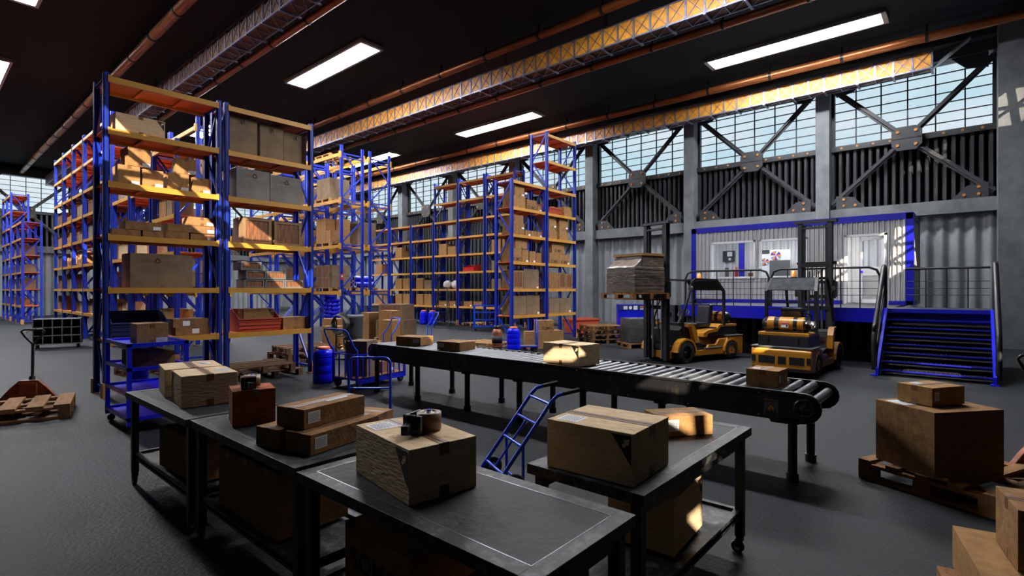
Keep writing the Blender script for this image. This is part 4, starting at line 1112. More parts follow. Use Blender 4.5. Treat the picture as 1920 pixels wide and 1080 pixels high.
# ------------------------------------------------------------------ dark pigeonhole trolley, far left
pg = thing('pigeonhole_trolley', 'dark steel pigeonhole trolley with square holes standing far left on the floor', 'trolley', (2.55, 21.8, 0), -14)
m = MB(); W_, D_, H_ = 1.15, .55, .78
m.box(0, D_-.02, .14, W_, D_, H_+.14, 'black')
for i in range(6): m.box(W_*i/5-.012, 0, .14, W_*i/5+.012, D_, H_+.14, 'grey')
for i in range(4): m.box(0, 0, .14+H_*i/3-.012, W_, D_, .14+H_*i/3+.012, 'grey')
m.box(W_, 0, .14, W_+.012, D_, H_+.14, 'grey'); m.obj('cubbyholes', pg)
m = MB()
for x in (.08, W_-.08):
    for y in (.08, D_-.08): m.cyl((x-.02,y,.06), (x+.02,y,.06), .06, 'rubber', 12).box(x-.02,y-.02,.08,x+.02,y+.02,.14,'black')
m.obj('casters', pg)

# ------------------------------------------------------------------ distant floor items, centre
pallet((9.0, 15.3, 0), -90, 'pallet under the cartons left of the black bin', 'wood_pale')
carton((8.85, 15.1, .154), (.55, .5, .55), -75, 'front carton on the pallet left of the black bin', 'card')
carton((9.2, 15.7, .154), (.6, .5, .75), -80, 'taller rear carton on the pallet left of the black bin', 'card')
pallet((10.35, 14.3, 0), -60, 'pallet under the cartons right of the black bin', 'wood_pale')
carton((10.2, 14.05, .154), (.42, .42, .72), -70, 'slim front carton on the pallet right of the black bin', 'card')
carton((10.6, 14.62, .154), (.6, .4, 1.0), -75, 'tall rear carton right of the black bin', 'card')
tb = thing('waste_bin', 'tall black round waste bin with side handles, centre left of the conveyor', 'bin', (8.75, 13.9, 0))
MB().lathe([(0,0),(.24,0),(.25,.04),(.27,.5),(.29,.52),(.30,1.0),(.32,1.02),(.32,1.08),(.30,1.09),(.29,1.05),(.28,.1),(0,.08)], 'grey', 28).obj('bin_body', tb)
m = MB(); a_ = radians(-137)
for zz in (.78, .9): m.box(-.13, -.345, zz-.02, .13, -.29, zz, 'plastic_blk')
m.box(-.13,-.345,.78,-.11,-.29,.9,'plastic_blk').box(.11,-.345,.78,.13,-.29,.9,'plastic_blk')
m.xform(Matrix.Rotation(radians(-50), 4, 'Z')); m.obj('grab_handle', tb)
cr = thing('cable_reel', 'coiled black cables hanging on a dark hand truck beside the caged trolley', 'cable reel', (7.55, 12.6, 0), 30)
m = MB()
for i in range(7):
    pts = [(.03*i-.09+.02*sin(j), .21*cos(2*pi*j/18), .92+.25*sin(2*pi*j/18)+.01*i) for j in range(19)]
    m.tube(pts, .016, 'rubber', 6, cap=False)
m.obj('cable_coil', cr)
m = MB()
for s in (-.18, .18): m.tube([(.1,s,.1),(.14,s,1.0),(.05,s,1.12)], .02, 'black', 8)
m.tube([(.12,-.18,.6),(.12,.18,.6)], .014, 'black', 8); m.box(-.15,-.2,.02,.12,.2,.035,'black')
m.obj('upright_frame', cr)
m = MB()
for s in (-.24,.24): m.cyl((.14,s-.03,.13),(.14,s+.03,.13),.13,'rubber',18)
m.obj('wheel', cr)
pallet((11.6, 15.6, 0), -90+20, 'pallet under the strapped crates left of the distant drums', 'wood_pale')
wrapped((11.6, 15.6, .154), (1.15, .85, .62), -70, 'lower strapped crate of the two on the pallet in front of the tall racking')
wrapped((11.65, 15.65, .776), (1.0, .75, .55), -72, 'upper strapped crate of the two on the pallet in front of the tall racking')
carton((11.4, 16.9, .0), (.5, .5, 1.0), -90, 'tall carton on the floor behind the strapped crates', 'card_dark')
# blue stacks of rings (bundled hoses) on a pallet below the rack
pallet((12.0, 20.1, 0), -90, 'pallet under the blue bottle stacks at the foot of the tall racking', 'wood_pale')
for i, (dx, dy_, n_) in enumerate([(-.35,.33,9),(-.35,-.02,9),(-.35,-.37,8)]):
    t = MB(); prof = [(0,0)]
    for j in range(n_): prof += [(.10,.02+j*.165),(.155,.05+j*.165),(.155,.12+j*.165),(.10,.15+j*.165)]
    prof += [(0,.15+(n_-1)*.165)]
    t.lathe(prof, 'drum', 16)
    tag(t.obj('bundled_canisters', loc=(12.0+dx, 20.1+dy_, .154)), '%s column of blue ribbed canisters from the left at the foot of the tall racking' % ORD[i], 'canister stack', 'blue canister columns')
ct = trolley((10.9, 12.9, 0), 155, 'blue hand trolley with a long slanted handle in front of the strapped crates', L=.9, W=.5, cage=True, spokes=False)
dk = thing('tote_bin', 'dark grey tall tote bin between the tall racking posts', 'bin', (13.1, 19.5, 0))
MB().prism([(-.3,0),(.3,0),(.38,1.15),(.34,1.15),(.27,.04),(-.27,.04),(-.34,1.15),(-.38,1.15)], -.35, .35, 'grey', 'y').box(-.36,-.36,.1,.36,-.33,1.1,'grey').obj('bin_body', dk)
MB().box(-.4,-.4,1.12,.4,.4,1.18,'grey').obj('lid', dk)
# ladder
ld = thing('step_ladder', 'tall dark step ladder standing open before the window-wall racks', 'ladder', (17.0, 19.3, 0), -50)
m = MB()
for s in (-.28, .28): m.bar((s*1.25,-.02,0), (s*.75,.45,1.95), .03, .07, 'black')
m.obj('front_rail', ld)
m = MB()
for s in (-.28, .28): m.bar((s*1.25,1.05,0), (s*.75,.48,1.95), .025, .05, 'black')
m.bar((-.3,.85,.6),(.3,.85,.6),.02,.04,'black'); m.obj('rear_rail', ld)
m = MB()
for i in range(7):
    z = .25+.25*i; f_ = z/1.95; hw = .28*(1.25-.5*f_); m.box(-hw, -.02+.47*f_-.04, z, hw, -.02+.47*f_+.04, z+.02, 'black')
m.box(-.2,.36,1.93,.2,.56,1.97,'black'); m.obj('tread', ld)
for i, (y, l) in enumerate([(21.2,'left'),(20.55,'right')]):
    t = thing('water_bottle', '%s white round canister with a blue cap on the eye-level window-wall shelf' % l, 'canister', (18.75+.4, y-.0, 1.89), 0, 'white canisters')
    MB().ball((0,0,.23), .26, 'white_rough', (1,1,.9)).obj('canister_body', t); MB().cyl((0,0,.42),(0,0,.50),.09,'blue_paint',12).obj('canister_cap', t)
pick_bin((19.3, 19.5, 2.795), (.75, .5, .35), 'small red open bin with pointed sides on the window-wall racks', 'red', rz=-90)
# shelf trolley in front of row C
s2 = thing('shelf_trolley', 'blue open shelf trolley standing before the window-wall racks', 'trolley', (16.6, 16.6, 0), -40)
m = MB()
for x in (0, 1.1):
    for y in (0, .55): m.box(x-.025, y-.025, .1, x+.025, y+.025, 1.15, 'tube_blue')
m.obj('corner_post', s2)
for z in (.2, .5, .83, 1.13): MB().box(-.02, -.02, z-.02, 1.12, .02, z+.02, 'tube_blue').box(-.02,.53,z-.02,1.12,.57,z+.02,'tube_blue').box(-.02,0,z-.005,1.12,.55,z+.005,'tube_blue').obj('shelf_tray', s2)
m = MB()
for x in (.05, 1.05):
    for y in (.05, .5): m.cyl((x-.02,y,.06),(x+.02,y,.06),.06,'rubber',12)
m.obj('caster', s2)
pallet((19.35, 19.17, 0), -90, 'pallet on the floor under the window-wall racks', 'wood_pale')
# right of centre floor group
carton((13.45, 10.15, .0), (.85, .6, .55), -35, 'large carton on the floor right of the middle drum, with a dark emblem', 'card', mark=None)
carton((13.3, 10.2, .552), (.55, .4, .33), -38, 'carton with letters stacked on the large carton right of the middle drum', 'card', text=('SOMO','f',.33,.08,.12))
carton((12.75, 10.35, .0), (.28, .4, .55), -38, 'ochre upright carton between the drum and the large carton', 'card', tape=None)
pallet((12.5, 12.0, 0), -90, 'pallet end showing behind the middle drum', 'wood_pale')
b_ = trolley((12.2, 9.6, 0), 140, 'small blue hand trolley with an arched handle in front of the large carton', L=.5, W=.4, Hh=.95)
rb = thing('plastic_tub', 'brick-red flared plastic tub on the floor under the right rack bay', 'tub', (18.3, 12.1, 0), -20)
MB().prism([(-.48,0),(.48,0),(.66,.62),(.62,.62),(.45,.04),(-.45,.04),(-.62,.62),(-.66,.62)], -.35, .35, 'bin_red', 'y').prism([(-.48,0),(.48,0),(.66,.62),(-.66,.62)], -.38, -.35, 'bin_red', 'y').prism([(-.48,0),(.48,0),(.66,.62),(-.66,.62)], .35, .38, 'bin_red', 'y').obj('tub_body', rb)
MB().box(-.7,-.42,.6,.7,-.36,.66,'bin_red').box(-.7,.36,.6,.7,.42,.66,'bin_red').box(-.7,-.42,.6,-.64,.42,.66,'bin_red').box(.64,-.42,.6,.7,.42,.66,'bin_red').obj('rolled_rim', rb)
for i in range(4):
    pallet((16.0+.03*(i%2), 9.75+.04*(i%3), .152*i), -30+3*(i%3), '%s pallet from the floor in the pile beside the wrapped load' % ORD[i], 'wood_dark' if i < 3 else 'wood', group='pallet pile beside the wrapped load')
# wrapped load on the floor with control panel behind
pallet((15.6, 8.05, 0), -38, 'pallet under the dark wrapped load on the floor', 'wood')
def wload(loc, size, rz, label, k='wrap', step=True):
    w, d, h = size; t = thing('wrapped_load', label, 'wrapped load', loc, rz); m = MB()
    if step: m.box(-w/2, -d/2, 0, w/2, d/2, h*.66, k).box(-w/2+.25, -d/2+.02, h*.66, w/2, d/2-.02, h-.06, k); m.prism([(-w/2+.02,h*.66),(-w/2+.25,h*.66),(-w/2+.25,h*.86)], -d/2+.03, d/2-.03, k, 'y')
    else: m.box(-w/2, -d/2, 0, w/2, d/2, h, k)
    o = m.obj('film_covered_boxes', t, bevel=.02)
    f = MB(); r_ = random.Random(int(w*1000))
    for i in range(26):
        z = r_.uniform(.03, h*.62); a = r_.uniform(-.04, .04)
        f.bar((-w/2-.004, -d/2-.004, z), (w/2+.003, -d/2-.004, z+a), .006, .012, k); f.bar((-w/2-.004, -d/2, z), (-w/2-.004, d/2, z-a), .006, .012, k)
    f.obj('film_folds', t)
    if step: MB().box(-w/2+.22, -d/2, h-.06, w/2+.01, d/2, h, 'card').obj('lid_sheet', t)
    return t
wload((15.6, 8.05, .154), (1.0, .85, .78), -38, 'low dark stretch-wrapped load on the floor behind the left forklift', 'wrap_dark', False)
cb = thing('control_console', 'blue control console with white gauges and amber buttons behind the wrapped load', 'console', (17.1, 9.0, 0), -49)
MB().box(-.6, 0, 0, .6, .35, 1.1, 'blue_paint').obj('cabinet', cb)
p = MB(); p.box(-.6, -.01, 1.1, .6, .3, 1.32, 'blue_paint').box(-.57, -.014, 1.12, .57, -.01, 1.30, 'bin_navy'); p.obj('panel', cb)
m = MB(); m.box(-.42,-.02,1.14,-.28,-.014,1.26,'white').cyl((-.17,-.024,1.2),(-.17,-.014,1.2),.06,'white',16).box(-.06,-.02,1.13,.08,-.014,1.27,'white')
m.obj('gauges', cb)
m = MB()
for j in range(6):
    x = .2+.065*j+(.03 if j > 2 else 0); m.box(x-.02,-.024,1.20,x+.02,-.014,1.26,'amber').box(x-.02,-.024,1.13,x+.02,-.014,1.18,'white')
m.obj('buttons', cb)
# ------------------------------------------------------------------ forklifts
def forklift(loc, rz, label, fork_z, fl=1.08):
    t = thing('forklift', label, 'forklift', loc, rz, 'yellow forklifts')
    # chassis
    m = MB()
    m.prism([(-1.28,.16),(.62,.16),(.62,.30),(.10,.30),(.0,.42),(-.30,.42),(-.42,.56),(-1.28,.56)], -.56, -.50, 'fl_yellow', 'y')
    m.prism([(-1.28,.16),(.62,.16),(.62,.30),(.10,.30),(.0,.42),(-.30,.42),(-.42,.56),(-1.28,.56)], .50, .56, 'fl_yellow', 'y')
    m.box(-1.2, -.5, .14, .9, .5, .34, 'black'); m.box(-.55, -.57, .32, .12, -.5, .36, 'grey').box(-.55, .5, .32, .12, .57, .36, 'grey')
    m.obj('chassis', t, bevel=.01)
    m = MB(); s = [(-1.36,.18),(-1.30,.12),(-.62,.12),(-.62,.42),(-.75,.62),(-1.30,.62),(-1.36,.56)]
    m.prism(s, -.60, .60, 'fl_yellow', 'y')
    m.obj('counterweight', t, bevel=.03)
    m = MB()
    for (a, b) in ((-.46,-.17),(-.11,.05),(.11,.44)): m.box(-1.366, a, .28, -1.33, b, .44, 'black')
    for s_ in (-1, 1): m.box(-1.366, s_*.58, .30, -1.33, s_*.50, .44, 'plastic_blk')
    m.box(-1.366, -.56, .14, -1.34, .56, .20, 'black'); m.obj('rear_grille', t)
    m = MB(); m.box(-1.34, -.61, .615, -.7, .61, .64, 'grey'); m.obj('bumper_strip', t)
    m = MB(); m.prism([(-1.22,.64),(-.1,.64),(-.1,.70),(-.35,.86),(-1.20,.86)], -.50, .50, 'plastic_blk', 'y'); m.box(-1.235,-.32,.68,-1.2,-.28,.84,'plastic_blk').box(-1.235,.28,.68,-1.2,.32,.84,'plastic_blk'); m.obj('engine_bay', t, bevel=.01)
    m = MB(); m.prism([(-1.20,.86),(-.55,.86),(-.42,.74),(-.05,.70),(.0,.62),(.14,.62),(.12,.72),(-.02,.79),(-.38,.83),(-.52,.93),(-1.20,.93)], -.51, .51, 'fl_yellow', 'y'); m.obj('engine_hood', t, bevel=.01)
    # cowl and floor
    m = MB(); m.prism([(.12,.34),(.95,.34),(.98,.82),(.80,.92),(.60,.88),(.45,.50),(.12,.46)], -.44, .44, 'black', 'y'); m.obj('front_cowl', t, bevel=.01)
    for s_ in (-1, 1):
        f = MB(); pts = []; cx, cz = .87, .27
        for i in range(9):
            a = pi*(1.02 - i/8*1.0); pts.append((cx+.36*cos(a), cz+.36*sin(a)))
        for i in range(9):
            a = pi*(.02 + i/8*1.0); pts.append((cx+.31*cos(a), cz+.31*sin(a)))
        f.prism(pts, s_*.42, s_*.62, 'fl_yellow', 'y')
        f.prism([(.42,.5),(.52,.5),(.66,.90),(.78,.93),(.78,.99),(.58,.98),(.46,.80)], s_*.45, s_*.57, 'fl_yellow', 'y')
        f.obj('wheel_arch', t)
        f = MB(); cx, cz = -.87, .24
        pts = [(cx+.31*cos(pi*(1-i/8)), cz+.31*sin(pi*(1-i/8))) for i in range(9)] + [(cx+.27*cos(pi*i/8), cz+.27*sin(pi*i/8)) for i in range(9)]
        f.prism(pts, s_*.52, s_*.62, 'fl_yellow', 'y'); f.obj('wheel_arch', t)
        for (cx, r, wd) in ((.87,.285,.22),(-.87,.245,.16)):
            w_ = MB(); w_.lathe([(r*.55,-wd/2),(r*.93,-wd/2),(r,-wd/2+.03),(r,wd/2-.03),(r*.93,wd/2),(r*.55,wd/2)], 'rubber', 28, c=(cx, s_*(.61-wd/2), r), axis='y')
            w_.lathe([(0,-.05),(r*.3,-.05),(r*.34,-.02),(r*.56,-.03),(r*.56,.03),(r*.34,.02),(r*.3,.05),(0,.05)], 'grey', 24, c=(cx, s_*(.61-wd/2), r), axis='y')
            w_.lathe([(0,-.055),(.03,-.055),(.03,.055),(0,.055)], 'chrome', 10, c=(cx, s_*(.63-wd/2), r), axis='y')
            w_.obj('wheel', t)
    # gas cylinder on a cradle
    g = thing_part('gas_cylinder', t)
    p = [(0,-.5),(.05,-.5),(.11,-.47),(.15,-.40),(.155,.38),(.13,.44),(.06,.47),(0,.47)]
    MB().lathe(p, 'plastic_blk', 28, c=(-.93,0,1.10), axis='y').obj('tank', g)
    b = MB()
    for (a, c_) in ((.24,.36),(-.12,.16),(-.36,-.22)): b.lathe([(.157,a),(.157,c_)], 'fl_yellow', 28, c=(-.93,0,1.10), axis='y')
    b.obj('yellow_bands', g)
    b = MB(); b.lathe([(.05,.47),(.08,.47),(.08,.54),(.05,.54)], 'chrome', 14, c=(-.93,0,1.10), axis='y').lathe([(.05,.5),(.08,.5),(.08,.56),(.05,.56)], 'black', 14, c=(-.93,-1.06,1.10), axis='y'); b.obj('valve_ring', g)
    b = MB(); b.box(-1.096,-.08,1.04,-1.088,.07,1.14,'label').box(-1.099,-.075,1.105,-1.09,.065,1.135,'red').box(-1.099,-.065,1.055,-1.09,-.03,1.09,'ink'); b.obj('warning_sticker', g)
    b = MB().box(-1.1,-.38,.93,-.76,.38,.965,'black')
    for s_ in (-.25,.25): b.box(-1.08,s_-.03,.95,-.78,s_+.03,1.0,'black')
    b.obj('cradle', g)
    # seat
    st_ = MB(); st_.box(-.52,-.24,.84,.02,.24,.97,'plastic_blk'); st_.obj('seat_cushion', t, bevel=.04)
    st_ = MB(); st_.prism([(-.56,.94),(-.42,.94),(-.50,1.42),(-.56,1.46),(-.64,1.42)], -.22, .22, 'plastic_blk', 'y'); st_.obj('seat_back', t, bevel=.04)
    sw = MB(); cpts = []
    for i in range(21):
        a = 2*pi*i/20; cpts.append((.30+.11*cos(a)*.9, .17*sin(a), 1.22-.09*cos(a)))
    sw.tube(cpts, .017, 'plastic_blk', 8, cap=False); sw.bar((.30,-.16,1.22),(.30,.16,1.22),.03,.015,'plastic_blk'); sw.ball((.30,.1,1.25),.022,'chrome')
    sw.obj('steering_wheel', t)
    MB().cyl((.62,0,.84),(.31,0,1.21),.03,'black',10).box(.5,-.2,.82,.72,.2,.99,'black').obj('steering_column', t)
    # overhead guard
    o = MB()
    for s_ in (-1, 1):
        o.bar((-.68,s_*.50,.90),(-.68,s_*.50,1.82),.06,.06,'black'); o.bar((-.68,s_*.50,1.80),(-.42,s_*.46,2.10),.06,.06,'black')
        o.bar((-.44,s_*.46,2.10),(.42,s_*.46,2.12),.06,.05,'black'); o.bar((.40,s_*.46,2.12),(.56,s_*.46,1.98),.05,.05,'black')
        o.bar((.50,s_*.46,2.08),(.90,s_*.48,1.10),.05,.05,'black'); o.bar((.90,s_*.48,1.12),(.86,s_*.48,.72),.05,.05,'black')
    for z in (1.42, 1.58): o.bar((-.68,-.5,z),(-.68,.5,z),.03,.035,'black')
    for x in (-.42, .42): o.bar((x,-.46,2.10),(x,.46,2.10),.05,.04,'black')
    o.obj('overhead_guard', t)
    r_ = MB()
    for i in range(7): r_.box(-.34+.11*i, -.44, 2.095, -.29+.11*i, .44, 2.12, 'black')
    r_.obj('guard_bars', t)
    MB().add([(-.665,-.47,1.83),(-.665,.47,1.83),(-.435,.44,2.095),(-.435,-.44,2.095),(-.68,-.47,1.845),(-.68,.47,1.845),(-.45,.44,2.11),(-.45,-.44,2.11)], [(0,1,2,3),(4,7,6,5),(0,4,5,1),(2,6,7,3),(1,5,6,2),(0,3,7,4)], 'screen').obj('rear_screen', t)
    b = MB().lathe([(0,0),(.07,0),(.07,.02),(0,.02)], 'black', 14, c=(-.25,.05,2.12)); b.lathe([(.062,.02),(.045,.16),(0,.165)], 'amber', 18, c=(-.25,.05,2.12)); b.obj('beacon', t)
    l = MB()
    for s_ in (-1,1): l.cyl((.60,s_*.52,1.88),(.66,s_*.52,1.88),.055,'chrome',12)
    l.obj('work_light', t)
    # mast
    ms = MB(); mx = 1.30
    for s_ in (-1, 1):
        y = s_*.33; ms.box(mx-.07,y-.05,.08,mx+.07,y-.03*1,3.52,'steel_dk').box(mx-.07,y-.05,.08,mx-.055,y+.05,3.52,'steel_dk').box(mx+.055,y-.05,.08,mx+.07,y+.05,3.52,'steel_dk')
    ms.box(mx-.09,-.47,3.50,mx+.09,.47,3.56,'steel_dk'); ms.box(mx-.07,-.36,3.36,mx+.07,.36,3.40,'steel_dk')
    for z in (.35, 1.35, 2.4): ms.box(mx-.075,-.33,z,mx-.055,.33,z+.10,'black')
    ms.obj('outer_mast', t)
    mi = MB()
    for s_ in (-1, 1): mi.box(mx-.045,s_*.25-.025,.12,mx+.045,s_*.25+.025,3.45,'black').cyl((mx-.03,s_*.15,.1),(mx-.03,s_*.15,1.9),.028,'chrome',10)
    mi.obj('inner_mast', t)
    c = MB(); z = fork_z
    c.box(mx+.07,-.42,z+.02,mx+.10,.42,z+.10,'black').box(mx+.07,-.42,z+.38,mx+.10,.42,z+.46,'black')
    for i in range(9): c.box(mx+.08,-.42+.1*i,z+.1,mx+.1,-.40+.1*i,z+.9,'black')
    c.box(mx+.07,-.44,z+.86,mx+.11,.44,z+.92,'black'); c.box(mx-.02,-.46,z+.05,mx+.08,-.38,z+.42,'black').box(mx-.02,.38,z+.05,mx+.08,.46,z+.42,'black')
    c.obj('carriage', t)
    for s_ in (-1, 1):
        MB().box(mx+.10,s_*.22-.05,z-.03,mx+.14,s_*.22+.05,z+.4,'steel_dk').prism([(mx+.10,z-.04),(mx+.10+fl,z-.012),(mx+.10+fl,z),(mx+.10,z)], s_*.22-.05, s_*.22+.05, 'steel_dk', 'y').obj('fork', t)
    h = MB(); h.tube([(mx-.12,.1,2.3),(mx-.14,.1,1.2),(mx-.2,.1,.7)], .014, 'rubber', 6); h.tube([(mx-.12,-.1,2.3),(mx-.14,-.1,1.2),(mx-.2,-.1,.7)], .014, 'rubber', 6)
    h.obj('hydraulic_hose', t)
    m = MB(); m.box(.95,-.40,.12,1.22,.40,.30,'fl_yellow').box(.97,-.3,.30,1.2,.3,.42,'black'); m.obj('front_axle_beam', t, bevel=.01)
    return t
def thing_part(name, parent):
    o = bpy.data.objects.new(name, None); COL.objects.link(o); o.parent = parent; o.empty_display_size = .05; return o
f1 = forklift((13.78, 5.60, 0), 162, 'yellow and black forklift seen from its side, lifting a wrapped load on a pallet', 1.62)
f2 = forklift((13.45, 2.92, 0), -3, 'yellow and black forklift seen from behind with a gas cylinder across its back', 1.62, .62)
# raised pallet and load in front of the left forklift
fd = Vector((cos(radians(162)), sin(radians(162))))
pc = Vector((13.78, 5.60)) + fd*(1.30+.14+.62)
pallet((pc.x, pc.y, 1.623), 162, 'pallet raised on the forks of the left forklift', 'wood', 1.2, 1.15, .15)
wload((pc.x+.03, pc.y, 1.776), (.98, 1.0, .95), 162+180, 'grey stretch-wrapped load on the raised pallet of the left forklift')

# ------------------------------------------------------------------ raised platform, stair, cabin
PZ = 1.38
pf = thing('raised_platform', 'raised deep blue steel platform in front of the pale cabin', 'platform', (15.5, 1.5, 0))
m = MB(); m.box(0, 0, PZ-.05, 8.0, 5.05, PZ, 'steel_dk').box(4.2, 5.05, PZ-.05, 8.0, 6.6, PZ, 'steel_dk').box(0, -2.0, PZ-.05, 2.0, 0, PZ, 'steel_dk'); m.obj('deck', pf)
m = MB(); m.box(-.04, -2.0, PZ-.33, 0, 5.05, PZ+.015, 'office_blue').box(0, 5.05, PZ-.33, 4.3, 5.09, PZ+.015, 'office_blue').box(0, -2.04, PZ-.33, 2.0, -2.0, PZ+.01, 'office_blue'); m.obj('fascia', pf)
for y in (-1.9, .1, 2.5, 4.9):
    MB().box(.1, y-.06, 0, .22, y+.06, PZ-.05, 'skirt').obj('support_post', pf)
m = corrugated(0.0, 6.5, .2, PZ-.05, 1.6, 'skirt', .30, .05, MB()); m.box(1.6, 0, 0, 1.7, 6.5, PZ-.05, 'skirt'); m.box(1.45, -.05, 0, 1.62, 6.5, .2, 'skirt'); m.obj('skirt_sheet', pf)

cb_ = thing('site_cabin', 'pale grey site cabin with a deep blue frame, two windows and an open door', 'cabin', (0,0,0))
CX, CXB, CY0, CY1, CZ0, CZ1 = 19.8, 22.4, 1.24, 8.0, PZ+.004, 4.06
ops = [(5.70,7.28,2.25,3.61),(4.06,5.58,2.25,3.61),(1.88,3.00,PZ+.02,3.60)]
m = MB()
def sheet(y0, y1, z0, z1, x=CX, k='office_wall'):
    if y1-y0 > .02 and z1-z0 > .02: corrugated(y0, y1, z0, z1, x, k, .14, .05, m)
sheet(CY0, 1.88, CZ0, CZ1); sheet(1.88, 3.0, 3.60, CZ1); sheet(3.0, 4.06, CZ0, CZ1)
sheet(4.06, 7.28, 3.61, CZ1); sheet(4.06, 7.28, CZ0, 2.25); sheet(5.58, 5.70, 2.25, 3.61); sheet(7.28, CY1, CZ0, CZ1)
m.obj('front_sheet', cb_)
m = MB(); e = .17
m.box(CX-.06, CY0-.02, CZ0, CX+.1, CY0+e, CZ1+.1, 'office_blue').box(CX-.06, CY1-e, CZ0, CX+.1, CY1+.02, CZ1+.1, 'office_blue')
m.box(CX-.06, CY0, CZ1-.08, CX+.1, CY1, CZ1+.12, 'office_blue').box(CX-.06, CY0, CZ0, CX+.1, 1.84, CZ0+.12, 'office_blue').box(CX-.06, 3.06, CZ0, CX+.1, CY1, CZ0+.12, 'office_blue')
m.box(CX, CY0-.02, CZ1-.08, CXB, CY0+.08, CZ1+.12, 'office_blue').box(CXB-.1, CY0-.02, CZ0, CXB, CY0+.08, CZ1, 'office_blue').box(CX, CY0-.02, CZ0, CXB, CY0+.06, CZ0+.12, 'office_blue')
m.obj('blue_frame', cb_)
m = MB(); m.box(CX+.1, CY0, CZ0, CXB, CY0+.05, CZ1, 'office_wall').box(CX+.1, CY1-.05, CZ0, CXB, CY1, CZ1, 'white'); m.obj('end_wall', cb_)
m = corrugated(CY0, CY1, CZ0, CZ1, CXB-.02, 'white', .26, .10, MB()); m.obj('back_sheet', cb_)
MB().box(CX, CY0, CZ1+.02, CXB, CY1, CZ1+.1, 'white').obj('cabin_roof', cb_)
MB().box(21.9, 6.75, PZ, 22.0, 6.95, CZ1, 'office_blue').obj('inner_post', cb_)
MB().box(20.6, 2.0, CZ1-.04, 20.9, 7.4, CZ1+.0, 'lamp_frame').box(20.62, 2.05, CZ1-.045, 20.88, 7.35, CZ1-.04, 'cabin_fill').obj('cabin_fill_light', cb_)  # unseen strip light, added to brighten the cabin interior
for i, (a, b, c_, d_) in enumerate(ops):
    f = MB(); w_ = .07
    f.box(CX-.05, a, c_, CX+.08, a+w_, d_, 'white').box(CX-.05, b-w_, c_, CX+.08, b, d_, 'white').box(CX-.05, a, d_-w_, CX+.08, b, d_, 'white')
    if i < 2: f.box(CX-.07, a, c_, CX+.08, b, c_+w_, 'white')
    fo = f.obj('door_frame' if i == 2 else 'window_frame', cb_)
    if i < 2:
        MB().box(CX+.01, a+w_, c_+w_, CX+.016, b-w_, d_-w_, 'glass').obj('pane', fo)
# open door leaf, hinged near px-right edge
dl = thing_part('door_leaf', cb_); dl.location = (CX+.03, 1.96, PZ+.04); dl.rotation_euler = (0, 0, radians(-40))
m = MB(); W2, H2 = .92, 2.1
m.box(0,0,0,.05,.10,H2,'white').box(0,W2-.10,0,.05,W2,H2,'white').box(0,0,0,.05,W2,.12,'white').box(0,0,H2-.10,.05,W2,H2,'white').box(0,0,.88,.05,W2,1.15,'white')
m.obj('leaf_rails', dl)
MB().box(.02,.1,.12,.03,W2-.1,.88,'office_wall').box(.02,.1,1.15,.026,W2-.1,H2-.1,'glass').obj('leaf_panels', dl)
MB().box(-.04,W2-.13,.98,.0,W2-.05,1.04,'blue_paint').obj('door_handle', dl)
# things seen through the cabin windows
tag(MB().box(22.2,7.22,3.0,22.25,7.68,3.45,'screen').box(22.19,7.3,3.22,22.2,7.5,3.4,'poster').box(22.19,7.35,3.05,22.2,7.45,3.15,'poster').obj('notice_board', loc=(-.0,0,0)), 'grey notice board with white sheets inside the left cabin window', 'notice board')
t = thing('fire_extinguisher', 'small red fire extinguisher on the wall inside the left cabin window', 'fire extinguisher', (22.15, 7.12, 2.3))
MB().lathe([(0,0),(.07,0),(.07,.35),(.03,.42),(0,.42)], 'red', 16).obj('cylinder', t); MB().box(-.02,-.04,.42,.02,.05,.47,'ochre').obj('valve', t)
tag(MB().box(22.16,7.45,2.3,22.22,7.58,2.75,'grey').obj('wall_cabinet'), 'slim grey cabinet on the wall inside the left cabin window', 'cabinet')
tag(MB().box(20.3,5.95,2.32,20.42,6.12,2.46,'card_dark').obj('small_carton'), 'small brown carton on the sill inside the left cabin window', 'box')
tag(MB().box(20.0,5.6,2.26,20.5,7.3,2.31,'ink').box(20.05,5.65,1.4,20.1,5.7,2.26,'ink').box(20.05,7.2,1.4,20.1,7.25,2.26,'ink').obj('desk'), 'dark desk just inside the left cabin window', 'desk')
b = MB().box(21.6,5.0,2.2,21.65,6.12,3.36,'poster').box(21.59,5.72,3.22,21.6,6.12,3.36,'screen').box(21.585,5.0,2.2,21.6,5.72,2.96,'grey').box(21.6,5.05,1.4,21.64,5.1,2.2,'grey').box(21.6,6.0,1.4,21.64,6.05,2.2,'grey')
bo = b.obj('display_board'); tag(bo, 'white display board with colour wheels inside the right cabin window', 'display board')
wm = MB(); cols = ['orange','ochre','skyblue','label','fl_yellow','blue_paint']
for (cy_, cz_, r_) in ((5.50,3.14,.18),(5.88,2.92,.14)):
    for i in range(18):
        b0, b1 = 2*pi*i/18, 2*pi*(i+1)/18
        wm.add([(21.58,cy_,cz_),(21.58,cy_-r_*cos(b0),cz_+r_*sin(b0)),(21.58,cy_-r_*cos(b1),cz_+r_*sin(b1))], [(0,1,2)], cols[(i*5) % 6])
wm.obj('colour_wheels', bo)

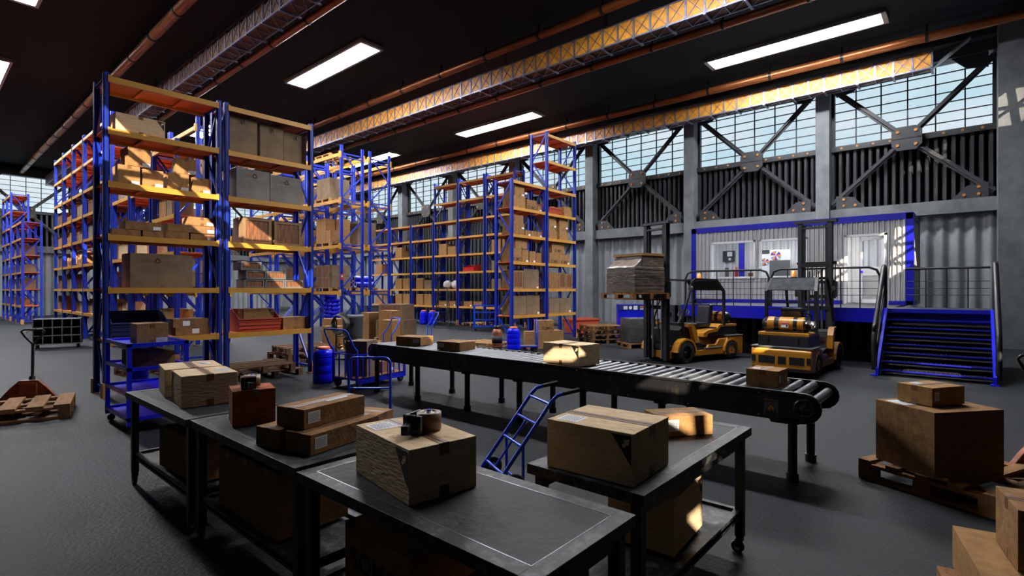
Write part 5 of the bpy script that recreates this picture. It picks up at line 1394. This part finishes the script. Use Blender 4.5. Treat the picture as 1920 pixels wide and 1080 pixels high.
# stair
sr = thing('steel_stair', 'wide blue steel stair with dark open treads leading up to the platform', 'stairs', (13.78, -.42, 0))
RUN, WY, NT = 1.72, 1.92, 8
for y, s_ in ((0, 1), (WY, -1)):
    m = MB(); m.prism([(-.12,0),(.18,0),(RUN+.02,PZ-.22),(RUN+.02,PZ+.03),(RUN-.12,PZ+.03),(-.12,.16)], y, y+.05*s_, 'blue_paint', 'y'); m.box(-.16, y-.04, 0, .02, y+.09, .02, 'blue_paint')
    m.obj('stringer', sr)
for i in range(NT):
    x = RUN*(i)/NT; z = PZ*(i+.9)/NT - .02
    tr = MB(); tr.box(x+.02, .05, z-.03, x+.24, WY-.05, z-.015, 'black'); tr.box(x+.01, .05, z-.03, x+.03, WY-.05, z-.008, 'office_blue')  # nosing takes the darker frame blue: stair shadow put into its colour
    for j in range(24): tr.box(x+.03, .08+j*(WY-.16)/23-.005, z-.015, x+.24, .08+j*(WY-.16)/23+.005, z, 'steel_dk')
    tr.obj('tread', sr)
MB().prism([(.25,0),(.32,0),(RUN+.02,PZ-.35),(RUN+.02,PZ-.25)], .05, WY-.05, 'black', 'y').obj('back_sheet', sr)  # black sheet added to make the dark void behind the treads
def handrail(y, label):
    t = thing_part('handrail', sr); t['label'] = label; t.location = (0, y+.42, 0); m = MB()
    top = [(-.05,0,.12),(-.10,0,.65),(-.06,0,.93),(.05,0,1.05),(RUN-.15,0,PZ+.98),(RUN-.04,0,PZ+1.03),(RUN+.05,0,PZ+.98),(RUN+.06,0,PZ+.01)]
    m.tube(top, .05, 'black', 12); m.obj('top_tube', t)
    m = MB(); m.tube([(.0,0,.62),(RUN,0,PZ+.55)], .022, 'black', 8); m.tube([(.0,0,.40),(RUN,0,PZ+.30)], .012, 'black', 8)
    m.obj('mid_rail', t); return t
handrail(-.45, 'thick black handrail on the right side of the blue stair')
handrail(1.53, 'thick black handrail on the left side of the blue stair')
def guard(p, q, label, curved=(True, True), H=1.02, nv=5):
    p = Vector(p); q = Vector(q); L = (q-p).length; d = (q-p)/L
    t = thing('guard_rail', label, 'railing', (p.x, p.y, p.z), math.degrees(atan2(d.y, d.x))); m = MB(); c = .22
    pts = []
    if curved[0]: pts += [(0,0,.0),(0,0,H-c),(c*.3,0,H-c*.3),(c,0,H)]
    else: pts += [(0,0,H)]
    if curved[1]: pts += [(L-c,0,H),(L-c*.3,0,H-c*.3),(L,0,H-c),(L,0,0)]
    else: pts += [(L,0,H)]
    m.tube(pts, .03, 'black', 10); m.obj('top_tube', t)
    m = MB()
    for i in range(1, nv+1): x = L*i/(nv+1); m.cyl((x,0,0),(x,0,H-.01),.014,'black',8)
    m.obj('upright_rods', t)
    m = MB()
    for z in (.33,.5,.68): m.cyl((0,0,z),(L,0,z),.008,'black',6)
    m.obj('wire_rails', t); return t
guard((15.56,1.62,PZ), (15.56,4.08,PZ), 'black guard rail on the platform edge behind the right forklift')
guard((15.56,4.14,PZ), (15.56,6.5,PZ), 'black guard rail on the platform edge below the left cabin window', nv=4)
guard((17.44,-.42,PZ), (17.44,1.25,PZ), 'black guard rail across the back of the stair landing', curved=(False,False), nv=3)
guard((15.62,-.47,PZ), (17.42,-.47,PZ), 'black guard rail on the right side of the stair landing', curved=(False,False), nv=3)
